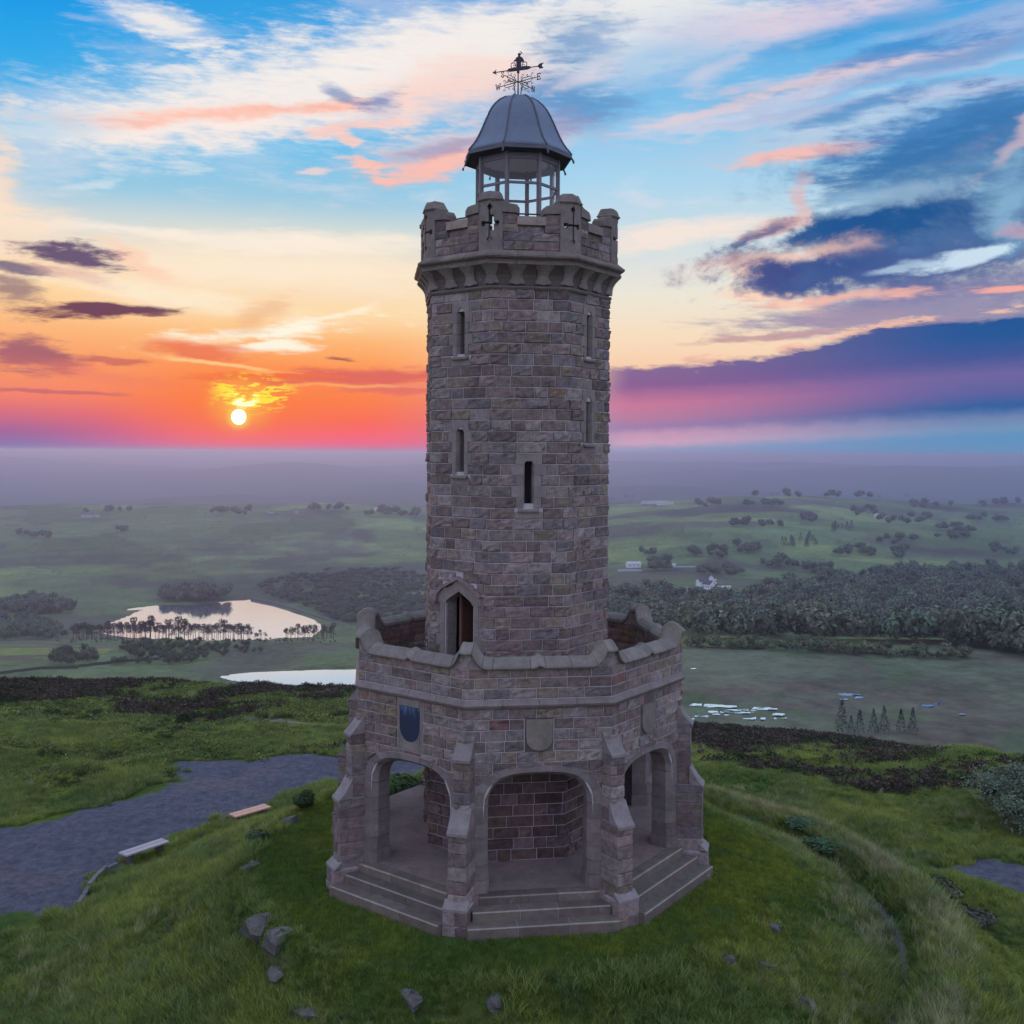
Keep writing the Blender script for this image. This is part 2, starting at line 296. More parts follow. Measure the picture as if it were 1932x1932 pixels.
M['seed'] = mat_grass('seeding_grass', (.46, .42, .27, 1), .85)
M['heather'] = mat_vcol('heather', 1.4, .6, .3, 30, .95, ((.03, .055, .018, 1), .35, .5, .6))
def mat_ground():
    m, t, b = principled('ground_cover', .95, .1)
    vc = t.node('ShaderNodeVertexColor', layer_name='col').outputs[0]
    mk = t.node('ShaderNodeVertexColor', layer_name='mask'); ms = t.node('ShaderNodeSeparateColor', {0: mk.outputs[0]})
    p = t.node('ShaderNodeNewGeometry').outputs['Position']
    g = green_field(t, t.vm('MULTIPLY', p, (1, 1, .2)))
    n = t.noise(p, 3.0, 6, .7).outputs[0]; nf = t.noise(p, .02, 6, .62).outputs[0]; ng = t.noise(p, 45, 3, .8).outputs[0]
    gd = t.vm('SCALE', t.mix(.75, vc, g), None); gd.node.inputs['Scale'].default_value = .62
    near = gd
    nm = t.noise(p, .16, 6, .7).outputs[0]
    far = t.vm('SCALE', vc, None); t.l.new(t.m('ADD', t.rng(nf, .3, .7, .72, 1.3, False), t.rng(nm, .3, .7, -.3, .3, False)), far.node.inputs['Scale'])
    c = t.mix(ms.outputs[1], far, near)                       # G: near turf
    c2 = t.vm('SCALE', c, None); t.l.new(t.rng(n, .25, .75, .7, 1.3, False), c2.node.inputs['Scale'])
    gr = t.vm('SCALE', vc, None); t.l.new(t.m('ADD', t.rng(ng, .3, .7, .3, 1.7, False), t.rng(n, .35, .65, -.3, .3, False)), gr.node.inputs['Scale'])
    c3 = t.mix(ms.outputs[0], c2, gr)                         # R: gravel or bare soil
    t.l.new(c3, b.inputs['Base Color'])
    bp = t.node('ShaderNodeBump', {'Strength': .7, 'Distance': .04, 'Height': t.m('ADD', ng, n)}); t.l.new(bp.outputs[0], b.inputs['Normal'])
    return m
M['ground'] = mat_ground()

# ------------------------------------------------------------------ object helpers
class MB:
    def __init__(s): s.v = []; s.f = []; s.c = []
    def add(s, vs, fs, col=(.2, .2, .2)):
        o = len(s.v); s.v += [tuple(v) for v in vs]; s.f += [tuple(i+o for i in f) for f in fs]
        if len(col) and hasattr(col[0], '__len__'): s.c += [tuple(c) for c in col]
        else: s.c += [tuple(col)]*len(vs)
        return s
    def box(s, x0, x1, y0, y1, z0, z1, col=(.2, .2, .2), fn=None):
        vs = [(x, y, z) for z in (z0, z1) for y in (y0, y1) for x in (x0, x1)]
        if fn: vs = [fn(*v) for v in vs]
        return s.add(vs, [(0, 2, 3, 1), (4, 5, 7, 6), (0, 1, 5, 4), (2, 6, 7, 3), (0, 4, 6, 2), (1, 3, 7, 5)], col)
    def tube(s, pts, r, n=5, col=(.2, .2, .2)):
        P = [Vector(p) for p in pts]; vs = []; fs = []
        for i, p in enumerate(P):
            d = (P[min(i+1, len(P)-1)]-P[max(i-1, 0)]).normalized()
            a = d.orthogonal().normalized() if abs(d.z) > .9 else d.cross(Vector((0, 0, 1))).normalized()
            b = d.cross(a); rr = r[i] if hasattr(r, '__len__') else r
            vs += [p+(a*math.cos(t)+b*math.sin(t))*rr for t in [2*math.pi*k/n for k in range(n)]]
        for i in range(len(P)-1):
            for k in range(n): fs.append((i*n+k, i*n+(k+1) % n, (i+1)*n+(k+1) % n, (i+1)*n+k))
        fs += [tuple(range(n))[::-1], tuple((len(P)-1)*n+k for k in range(n))]
        return s.add(vs, fs, col)
    def mesh(s, name, mat, smooth=False):
        me = bpy.data.meshes.new(name); me.from_pydata(s.v, [], s.f)
        at = me.color_attributes.new('col', 'FLOAT_COLOR', 'POINT')
        at.data.foreach_set('color', np.array([(c[0], c[1], c[2], 1.0) for c in s.c], dtype=np.float32).ravel())
        me.materials.append(M[mat] if isinstance(mat, str) else mat)
        if smooth: me.polygons.foreach_set('use_smooth', [True]*len(me.polygons))
        return me
    def build(s, name, mat, parent=None, smooth=False, **tags):
        o = bpy.data.objects.new(name, s.mesh(name, mat, smooth)); SC.collection.objects.link(o)
        if parent is not None: o.parent = parent
        for k, v in tags.items(): o[k] = v
        return o
def tag(o, label=None, category=None, group=None, kind=None):
    for k, v in (('label', label), ('category', category), ('group', group), ('kind', kind)):
        if v: o[k] = v
    return o
def empty(name, loc=(0, 0, 0), rz=0.0):
    o = bpy.data.objects.new(name, None); SC.collection.objects.link(o); o.location = loc; o.rotation_euler = (0, 0, rz); o.empty_display_size = .3; return o
def inst(name, me, parent=None, loc=None, rz=None, sc=None):
    o = bpy.data.objects.new(name, me); SC.collection.objects.link(o)
    if parent is not None: o.parent = parent
    if loc is not None: o.location = loc
    if rz is not None: o.rotation_euler = (0, 0, rz)
    if sc is not None: o.scale = sc if hasattr(sc, '__len__') else (sc,)*3
    return o
def copy_tree(o, parent=None):
    c = o.copy(); SC.collection.objects.link(c)
    if parent is not None: c.parent = parent
    for ch in list(o.children): copy_tree(ch, c)
    return c
def U(a, b): return random.uniform(a, b)
def shd(c, a, b):
    k = U(a, b); return tuple(v*k*U(.985, 1.015) for v in c)

# ------------------------------------------------------------------ octagon frame: s runs round the wall from the front face to the right
PHI = R(8.1); T22 = math.tan(R(22.5))
def fdir(k):
    th = PHI+k*math.pi/4; return (math.sin(th), -math.cos(th)), (math.cos(th), math.sin(th))
def O(s, z, off, a):
    half = a*T22; k = math.floor((s+half)/(2*half)); x = (s-2*half*k)*(a+off)/a
    n, t = fdir(k); r = a+off
    return (n[0]*r+t[0]*x, n[1]*r+t[1]*x, z)
def FP(k, x, z, off, a):
    n, t = fdir(k); r = a+off
    return (n[0]*r+t[0]*x, n[1]*r+t[1]*x, z)

STONES = [(c[0]*1.70, c[1]*1.56, c[2]*1.40) for c in [(.150, .128, .132), (.175, .150, .155), (.135, .118, .116), (.128, .125, .138), (.165, .158, .168), (.118, .102, .104), (.150, .138, .120), (.185, .172, .180)]]
def stone_col(red=.06):
    if random.random() < red*.45: b = random.choice([(.26, .145, .13), (.24, .17, .14), (.25, .21, .14)])
    else: b = random.choice(STONES)
    k = U(.76, 1.16); return tuple(v*k for v in b)
MORT = (.50, .475, .485)

def stone(s0, s1, z0, z1, a, off=0.0, bulge=.05, g=.009, col=None, push=None, rough=True, back=-.05, mb=None):
    mb = mb or MB(); col = col or stone_col(); half = a*T22
    w_ = s1-s0; nx = max(2, int(w_/.17)+1); nz = 3 if z1-z0 > .2 else 2
    xs = [s0+g, s0+g+.022]+[s0+w_*i/nx+U(-.02, .02) for i in range(1, nx)]+[s1-g-.022, s1-g]
    kc = math.floor((s0+half)/(2*half)); cs = half*(2*kc+1)
    if s0+.04 < cs < s1-.04:
        xs = [x for x in xs if abs(x-cs) > .045 or x in (xs[0], xs[-1])]+[cs]
    xs.sort()
    zs = [z0+g, z0+g+.022]+[z0+(z1-z0)*i/nz for i in range(1, nz)]+[z1-g-.022, z1-g]
    n, m_ = len(xs), len(zs); vs = []; vc = []
    tilt = U(-.5, .5)
    for j, z in enumerate(zs):
        for i, x in enumerate(xs):
            e = i in (0, n-1) or j in (0, m_-1)
            xx, zz = (push(x, z) if push else (x, z))
            if e: o = off+.004
            elif rough: o = off+bulge*(.25+.75*random.random())*(1+tilt*((z-z0)/(z1-z0)-.5))
            else: o = off+.014
            vs.append(O(xx, zz, o, a)); vc.append(tuple(q*(.82 if e and rough else 1.0) for q in col))
    fs = [(j*n+i, j*n+i+1, (j+1)*n+i+1, (j+1)*n+i) for j in range(m_-1) for i in range(n-1)]
    # sides into the wall
    ring = [(i, 0) for i in range(n)]+[(n-1, j) for j in range(1, m_)]+[(i, m_-1) for i in range(n-2, -1, -1)]+[(0, j) for j in range(m_-2, 0, -1)]
    base = len(vs)
    for i, j in ring:
        xx, zz = (push(xs[i], zs[j]) if push else (xs[i], zs[j]))
        vs.append(O(xx, zz, off+back, a)); vc.append(col)
    L = len(ring)
    for q in range(L):
        i0, j0 = ring[q]; i1, j1 = ring[(q+1) % L]
        fs.append((j1*n+i1, j0*n+i0, base+q, base+(q+1) % L))
    return mb.add(vs, fs, vc)

def to_px(P):
    d = P[1]+CAMD; X = P[0]/d*FU; Y = (CAMZ-P[2])/d*FU; c, s = math.cos(ROLL), math.sin(ROLL)
    return X0+c*X-s*Y, YH+s*X+c*Y
def seen_area(s0, s1, z0, z1, a):
    """projected size of a wall stone in the picture, 0 when it faces away"""
    n, t = fdir(math.floor(((s0+s1)/2+a*T22)/(2*a*T22)))
    P = O((s0+s1)/2, (z0+z1)/2, 0, a)
    v = (-P[0], -CAMD-P[1]); c = (v[0]*n[0]+v[1]*n[1])/math.hypot(*v)
    if c < .08: return 0
    px = to_px(P)
    if not (0 < px[0] < 1932 and 0 < px[1] < 1932): return 0
    return (s1-s0)*(z1-z0)*c/(P[1]+CAMD)**2

def split_course(free, lo, hi, seed_off=0.0):
    out = []
    for f0, f1 in free:
        w_ = f1-f0
        if w_ < .05: continue
        if w_ < hi*1.1: out.append((f0, f1)); continue
        x = f0; first = True
        while x < f1-1e-6:
            L = U(lo, hi)*(U(.5, 1) if first else 1); first = False
            if f1-(x+L) < lo*.7: L = f1-x if f1-x < hi*1.25 else (f1-x)*.5
            out.append((x, min(x+L, f1))); x += L
    return out
def subtract(full, blocks):
    res = [full]
    for b0, b1 in blocks:
        nr = []
        for f0, f1 in res:
            if b1 <= f0 or b0 >= f1: nr.append((f0, f1)); continue
            if b0 > f0: nr.append((f0, b0))
            if b1 < f1: nr.append((b1, f1))
        res = nr
    return res

# ================================================================== THE TOWER
tower = empty('stone_tower')
tag(tower, 'tall octagonal gritstone tower with arcaded base, battlements and glazed domed lantern on a grassy knoll', 'tower')
A_S = 2.50      # shaft apothem (core)
A_L = 4.44      # lower storey apothem (core)
Z_FLOOR, Z_STR, Z_BALC = .70, 5.25, 5.35
def emit_stones(lst, name, rest_name, limit=300, mat='stone'):
    """lst: (area, fn(mb)) -> the largest seen as single parts, the rest joined as stuff"""
    lst.sort(key=lambda q: -q[0]); rest = MB()
    for i, (ar, fn) in enumerate(lst):
        if i < limit and ar > 0:
            mb = MB(); fn(mb)
            if mb.v: mb.build(name, mat, tower)
        else: fn(rest)
    if rest.v: rest.build(rest_name, mat, tower, kind='stuff')

# ---- shaft core (mortar) with the openings left out
H_S = A_S*T22
def rect_panel(mb, k, a, x0, x1, z0, z1, t0=0.0, t1=-.45, col=MORT):
    vs = []
    for o in (t0, t1):
        for x, z in ((x0, z0), (x1, z0), (x1, z1), (x0, z1)):
            xx = x*(a+o)/a if abs(abs(x)-a*T22) < 1e-4 else x
            vs.append(FP(k, xx, z, o, a))
    mb.add(vs, [(0, 1, 2, 3), (7, 6, 5, 4), (0, 4, 5, 1), (1, 5, 6, 2), (2, 6, 7, 3), (3, 7, 4, 0)], col)
def holed_face(mb, k, a, z0, z1, holes, t1=-.45):
    """holes: (x0,x1,za,zb)"""
    h = a*T22
    zs = sorted(set([z0, z1]+[z for hh in holes for z in hh[2:]]))
    for za, zb in zip(zs[:-1], zs[1:]):
        bl = [(hh[0], hh[1]) for hh in holes if hh[2] <= za+1e-6 and hh[3] >= zb-1e-6]
        for x0, x1 in subtract((-h, h), bl): rect_panel(mb, k, a, x0, x1, za, zb, t1=t1)
CH = .291                                   # course height
Z_S0 = Z_FLOOR; Z_S1 = 15.95
NC = int(round((Z_S1-Z_S0)/CH)); CH = (Z_S1-Z_S0)/NC
def snap(z): return Z_S0+round((z-Z_S0)/CH)*CH
WIN = []   # face, z bottom of slit, z top
for k, zb, zt in ((-1, 14.25, 15.35), (-1, 11.05, 12.15), (1, 14.25, 15.35), (1, 11.85, 12.95), (0, 10.22, 11.30), (3, 13.4, 14.5), (4, 9.4, 10.5), (-3, 12.4, 13.5)):
    WIN.append((k, zb, zt))
DOOR = dict(k=-1, hw=.47, z0=Z_BALC, zs=7.55, zt=7.93)
core = MB()
for k in range(-4, 4):
    kk = k
    hs = [(-.16, .16, zb-.02, zt+.04) for (f, zb, zt) in WIN if (f-k) % 8 == 0]
    if k == -1: hs.append((-DOOR['hw']-.02, DOOR['hw']+.02, DOOR['z0'], DOOR['zt']+.05))
    holed_face(core, k, A_S, 0.2, Z_S1+.05, hs)
core.build('shaft_core', 'mortar', tower)
# dark inside of the stair well
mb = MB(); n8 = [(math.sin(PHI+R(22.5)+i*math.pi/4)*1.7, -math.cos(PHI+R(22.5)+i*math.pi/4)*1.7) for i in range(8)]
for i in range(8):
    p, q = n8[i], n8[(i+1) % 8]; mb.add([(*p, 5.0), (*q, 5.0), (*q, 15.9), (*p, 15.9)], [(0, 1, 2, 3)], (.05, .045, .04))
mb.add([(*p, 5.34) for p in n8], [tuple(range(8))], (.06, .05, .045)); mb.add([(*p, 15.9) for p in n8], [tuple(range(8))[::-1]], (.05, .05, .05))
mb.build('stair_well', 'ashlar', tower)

# ---- shaft stones
blocks = {}   # course -> blocked intervals in s
side = 2*H_S
def block(j, s0, s1): blocks.setdefault(j, []).append((s0, s1))
surr = []     # dressed pieces (name, mb)
def slab(k, x0, x1, z0, z1, a, o0, o1, col=None, name='jamb_stone', bev=.012):
    """dressed block with a small arris, on face k"""
    col = col or shd((.185, .175, .18), .95, 1.2); m_ = MB(); vs = []
    for o, b in ((o0, 0), (o1-bev, 0), (o1, bev)):
        for x, z in ((x0+b, z0+b), (x1-b, z0+b), (x1-b, z1-b), (x0+b, z1-b)): vs.append(FP(k, x, z, o, a))
    fs = [(3, 2, 1, 0), (8, 9, 10, 11)]
    for r in (0, 4):
        for i in range(4): fs.append((r+i, r+(i+1) % 4, r+4+(i+1) % 4, r+4+i))
    m_.add(vs, fs, col)
    if name: m_.build(name, 'ashlar', tower)
    return m_
def arch_top(k, a, hw, zs, h, zt, xo, o0, o1, n=8, p=1.0, col=None, name='lintel'):
    """block with a pointed or round arch cut out of its underside; p<=1 pointed straight, 2 round"""
    col = col or shd((.185, .175, .18), 1.0, 1.2); m_ = MB()
    xs = [-xo, -hw]+[hw*(-1+2*i/n) for i in range(1, n)]+[hw, xo]
    def zl(x):
        if abs(x) >= hw: return zs
        u = abs(x)/hw
        return zs+h*((1-u**p)**(1.0/p) if p >= 1 else (1-u))
    vs = []
    for x in xs:
        for o in (o0, o1): vs += [FP(k, x, zl(x), o, a), FP(k, x, zt, o, a)]
    fs = []
    for i in range(len(xs)-1):
        b, c = i*4, i*4+4
        fs += [(b+2, c+2, c+3, b+3), (b, b+1, c+1, c), (b+1, b+3, c+3, c+1), (b, c, c+2, b+2)]
    fs += [(0, 2, 3, 1), (len(vs)-4, len(vs)-3, len(vs)-1, len(vs)-2)]
    m_.add(vs, fs, col)
    if name: m_.build(name, 'ashlar', tower)
    return m_
for (k, zb, zt) in WIN:
    c0 = k*side; j0 = int(round((zb-Z_S0)/CH)); j1 = int(round((zt-Z_S0)/CH))
    hw = .10
    lv = []
    for j in range(j0-1, j1+1):
        if j == j0-1: wj = .34
        elif j == j1: wj = .31
        else: wj = .42 if (j-j0) % 2 else .29
        if k == 0: wj += .04
        block(j, c0-wj, c0+wj); lv.append((j, wj))
    zlo = Z_S0+j0*CH; zhi = Z_S0+j1*CH
    for j, wj in lv:
        z0_, z1_ = Z_S0+j*CH, Z_S0+(j+1)*CH
        if j == j0-1:
            slab(k, -wj+.008, wj-.008, z0_+.006, z1_-.10, A_S, -.1, .028, name='jamb_stone')
            m_ = MB(); m_.add([FP(k, x, z, o, A_S) for x in (-.28, .28) for z, o in ((z1_-.11, .10), (z1_-.07, .10), (z1_+.05, -.2), (z1_-.11, -.2))],
                              [(0, 1, 2, 3), (7, 6, 5, 4), (0, 4, 5, 1), (1, 5, 6, 2), (2, 6, 7, 3), (3, 7, 4, 0)], (.16, .15, .15)); m_.build('window_sill', 'ashlar', tower)
        elif j == j1:
            arch_top(k, A_S, .13, z0_-.02, .15, z1_-.006, wj-.008, -.28, .03, p=1.5)
        else:
            for sg in (-1, 1):
                # jamb with a splayed inner arris
                m_ = MB(); cc = shd((.185, .175, .18), .95, 1.2)
                prof = [(wj-.008, .03), (.145, .03), (hw, -.08), (hw, -.30), (wj-.008, -.30)]
                vs = [FP(k, sg*x, z, o, A_S) for z in (z0_+.004, z1_-.004) for x, o in prof]
                fs = [(0, 1, 6, 5), (1, 2, 7, 6), (2, 3, 8, 7), (3, 4, 9, 8), (4, 0, 5, 9), (0, 4, 3, 2, 1), (5, 6, 7, 8, 9)]
                if sg > 0: fs = [f[::-1] for f in fs]
                m_.add(vs, fs, cc); m_.build('jamb_stone', 'ashlar', tower)
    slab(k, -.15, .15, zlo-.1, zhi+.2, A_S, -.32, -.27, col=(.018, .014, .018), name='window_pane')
# doorway on the left face of the shaft
k = -1; c0 = k*side; hw = DOOR['hw']
jt = int(round((DOOR['zs']-Z_S0)/CH)); jd0 = int((DOOR['z0']-Z_S0)/CH)
for j in range(jd0, jt):
    wj = hw+(.34 if j % 2 else .22); block(j, c0-wj, c0+wj); z0_, z1_ = Z_S0+j*CH, Z_S0+(j+1)*CH
    for sg in (-1, 1):
        m_ = MB(); cc = shd((.19, .18, .185), .95, 1.2)
        prof = [(wj-.008, .03), (hw+.06, .03), (hw, -.05), (hw, -.40), (wj-.008, -.40)]
        vs = [FP(k, sg*x, z, o, A_S) for z in (z0_+.004, z1_-.004) for x, o in prof]
        fs = [(0, 1, 6, 5), (1, 2, 7, 6), (2, 3, 8, 7), (3, 4, 9, 8), (4, 0, 5, 9), (0, 4, 3, 2, 1), (5, 6, 7, 8, 9)]
        if sg > 0: fs = [f[::-1] for f in fs]
        m_.add(vs, fs, cc); m_.build('jamb_stone', 'ashlar', tower)
zsd = Z_S0+jt*CH
# two halves of the door head plus the hood mould
for sg in (-1, 1):
    ins = [(hw, zsd), (hw-.03, zsd+.07), (hw-.12, zsd+.13), (0, zsd+.34)]
    outs = [(hw+.27, zsd), (hw+.22, zsd+.20), (hw+.04, zsd+.36), (0, zsd+.62)]
    vs = [FP(k, sg*x, z, o, A_S) for o in (.035, -.4) for x, z in ins+outs]; n = 4
    fs = []
    for i in range(3):
        fs += [(i, i+1, n+i+1, n+i), (8+i, 8+n+i, 8+n+i+1, 8+i+1), (i, 8+i, 8+i+1, i+1), (n+i, n+i+1, 8+n+i+1, 8+n+i)]
    fs += [(0, 4, 12, 8), (3, 11, 15, 7)]
    if sg < 0: fs = [f[::-1] for f in fs]
    m_ = MB(); m_.add(vs, fs, shd((.19, .18, .18), 1, 1.15)); m_.build('arch_stone', 'ashlar', tower)
    path = [(hw+.42, zsd-.04), (hw+.33, zsd-.04), (hw+.30, zsd+.02), (hw+.27, zsd+.20), (hw+.10, zsd+.38), (0, zsd+.67)]
    m_ = MB()
    for i in range(len(path)-1):
        (xa, za), (xb, zb2) = path[i], path[i+1]
        dx, dz = xb-xa, zb2-za; L = math.hypot(dx, dz); nx_, nz_ = (dz/L, -dx/L)
        th = .045
        q = [(xa-nx_*0, za), (xb, zb2), (xb+nx_*th*1.6, zb2+nz_*th*1.6), (xa+nx_*th*1.6, za+nz_*th*1.6)]
        if i == len(path)-2: q[2] = (0, zb2+.09)
        vs = [FP(k, sg*x, z, o, A_S) for o in (.02, .12) for x, z in q]
        f_ = [(0, 1, 2, 3), (7, 6, 5, 4), (0, 4, 5, 1), (1, 5, 6, 2), (2, 6, 7, 3), (3, 7, 4, 0)]
        m_.add(vs, f_, (.20, .17, .18))
    m_.build('hood_mould', 'ashlar', tower)
block(jt, c0-hw-.30, c0+hw+.30); block(jt+1, c0-hw-.13, c0+hw+.13); block(jt+2, c0-.12, c0+.12)
# open door leaf standing inside
mb = MB(); mb.box(0, 0, 0, 0, 0, 0)
mb = MB(); vs = [FP(k, x, z, o, A_S) for z in (Z_BALC+.02, 7.55) for x, o in ((-.30, -.42), (-.25, -.42), (-.16, -1.1), (-.21, -1.1))]
mb.add(vs, [(0, 1, 5, 4), (1, 2, 6, 5), (2, 3, 7, 6), (3, 0, 4, 7), (4, 5, 6, 7), (3, 2, 1, 0)], (.12, .065, .045)); mb.build('door', 'timber', tower)
mb = MB(); vs = [FP(k, x, z, o, A_S) for z in (Z_BALC+.02, 7.75) for x, o in ((-.33, -.40), (-.29, -.40), (-.29, -.45), (-.33, -.45))]
mb.add(vs, [(0, 1, 5, 4), (1, 2, 6, 5), (2, 3, 7, 6), (3, 0, 4, 7)], (.28, .17, .13)); mb.build('door_frame', 'timber', tower)

lst = []
L8 = 8*side
for j in range(NC):
    z0_, z1_ = Z_S0+j*CH, Z_S0+(j+1)*CH
    if z1_ > 3.9 and z0_ < 5.2: continue          # hidden by the vault and the balcony floor
    start = -4*side-H_S+U(0, .5)
    bl = []
    for b0, b1 in blocks.get(j, []):
        for sh in (-L8, 0, L8): bl.append((b0+sh, b1+sh))
    for (s0, s1) in split_course(subtract((start, start+L8), bl), .34, .82):
        push = None
        bu = random.choice([.03, .05, .065, .08]) if U(0, 1) < .8 else .015
        lst.append((seen_area(s0, s1, z0_, z1_, A_S), (lambda mb, s0=s0, s1=s1, z0_=z0_, z1_=z1_, bu=bu, c=(stone_col(.05) if z0_ > 5 else tuple(v*f_ for v, f_ in zip(stone_col(0), (.62, .56, .56)))): stone(s0, s1, z0_, z1_, A_S, 0, bu, col=c, mb=mb))))  # inside the arcade: browner stone, with the arcade's shade darkened into its colour
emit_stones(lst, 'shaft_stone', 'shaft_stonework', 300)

# ---- corbel table and cornice under the battlements
def ringmesh(mb, a, prof, nper=10, col=(.17, .155, .15), jit=0.0):
    """prof: list (off,z) swept round the octagon"""
    side_ = 2*a*T22; S = [side_*(i/nper) for i in range(-4*nper-nper//2, 4*nper-nper//2)]
    S = [-side_*4.5+side_*i/nper for i in range(8*nper)]
    n = len(S); m_ = len(prof); vs = []; vc = []
    for q, (o, z) in enumerate(prof):
        for s_ in S:
            jt_ = U(-jit, jit) if 0 < q < m_-1 else 0
            vs.append(O(s_+1e-6, z+jt_, o+jt_, a)); vc.append(tuple(v*U(.93, 1.07) for v in col))
    fs = [(q*n+i, q*n+(i+1) % n, (q+1)*n+(i+1) % n, (q+1)*n+i) for q in range(m_-1) for i in range(n)]
    mb.add(vs, fs, vc)
Z0C = 15.93
mb = MB(); ringmesh(mb, A_S, [(-.1, Z0C-.02), (.06, Z0C-.02), (.085, Z0C+.03), (.06, Z0C+.075), (-.1, Z0C+.10)], 10, (.12, .11, .105), .004); mb.build('string_course', 'ashlar', tower)
cove = [(-.02, Z0C+.07), (.0, Z0C+.10), (.015, Z0C+.25), (.05, Z0C+.38), (.13, Z0C+.48), (.22, Z0C+.55), (.30, Z0C+.60)]
mb = MB(); ringmesh(mb, A_S, cove, 12, (.105, .095, .092)); mb.build('cove', 'ashlar', tower)
cor = [(.26, Z0C+.58), (.33, Z0C+.61), (.335, Z0C+.66), (.30, Z0C+.67), (.315, Z0C+.72), (.40, Z0C+.77), (.425, Z0C+.80), (.42, Z0C+.85), (.36, Z0C+.875), (.24, Z0C+.985), (.10, Z0C+1.0)]
side_c = 2*A_S*T22
for fk in range(-4, 4):                            # cornice in lengths, three to a face
    for q in range(3):
        s0 = fk*side_c-side_c/2+side_c*q/3; m_ = MB(); vs = []; ns = 5; c = shd((.165, .15, .14), .9, 1.1)
        for (o, z) in cor+[(-.1, Z0C+.9), (-.1, Z0C+.6)]:
            for i in range(ns):
                s_ = s0+(side_c/3)*(.004 if i == 0 else .996 if i == ns-1 else i/(ns-1))
                if q == 0 and i == 0: s_ = s0+1e-5
                if q == 2 and i == ns-1: s_ = s0+side_c/3-1e-5
                jt_ = U(-.008, .008); vs.append(O(s_, z+jt_, o+jt_, A_S))
        m2 = len(cor)+2
        fs = [(r*ns+i, r*ns+i+1, ((r+1) % m2)*ns+i+1, ((r+1) % m2)*ns+i) for r in range(m2) for i in range(ns-1)]
        fs += [tuple(r*ns for r in range(m2)), tuple(r*ns+ns-1 for r in range(m2))[::-1]]
        m_.add(vs, fs, c); m_.build('cornice_stone', 'ashlar', tower)
def corbel_pts(sc, a):
    """tongue shaped corbel: wide head, waisted, pointed foot, standing off the cove"""
    prof = [(.00, Z0C+.12, .02), (.155, Z0C+.13, .045), (.17, Z0C+.17, .05), (.125, Z0C+.24, .055), (.105, Z0C+.34, .075), (.12, Z0C+.44, .13), (.155, Z0C+.52, .20), (.19, Z0C+.60, .28)]
    vs = []; 
    prof = [(h_*1.32, z_, o_) for h_, z_, o_ in prof]
    for hwid, z, o in prof:
        for f in (-1, -.55, 0, .55, 1):
            x = hwid*f; dz = -.03 if (f == 0 and z < Z0C+.2) else 0
            vs.append(O(sc+x, z+dz, o+(.045 if abs(f) < .9 else .0), a))
    fs = [(r*5+i, r*5+i+1, (r+1)*5+i+1, (r+1)*5+i) for r in range(len(prof)-1) for i in range(4)]
    b = len(vs)
    for hwid, z, o in prof:
        for f in (-1, 1): vs.append(O(sc+hwid*f, z, o-.14, a))
    for r in range(len(prof)-1):
        fs += [((r+1)*5, r*5, b+r*2, b+(r+1)*2)][:1]+[(r*5+4, (r+1)*5+4, b+(r+1)*2+1, b+r*2+1)]
    return vs, fs
for q in range(24):
    sc = -side_c*4.5+side_c*q/3
    vs, fs = corbel_pts(sc, A_S); m_ = MB(); m_.add(vs, fs, shd((.175, .165, .165), .95, 1.2)); m_.build('corbel', 'ashlar', tower)

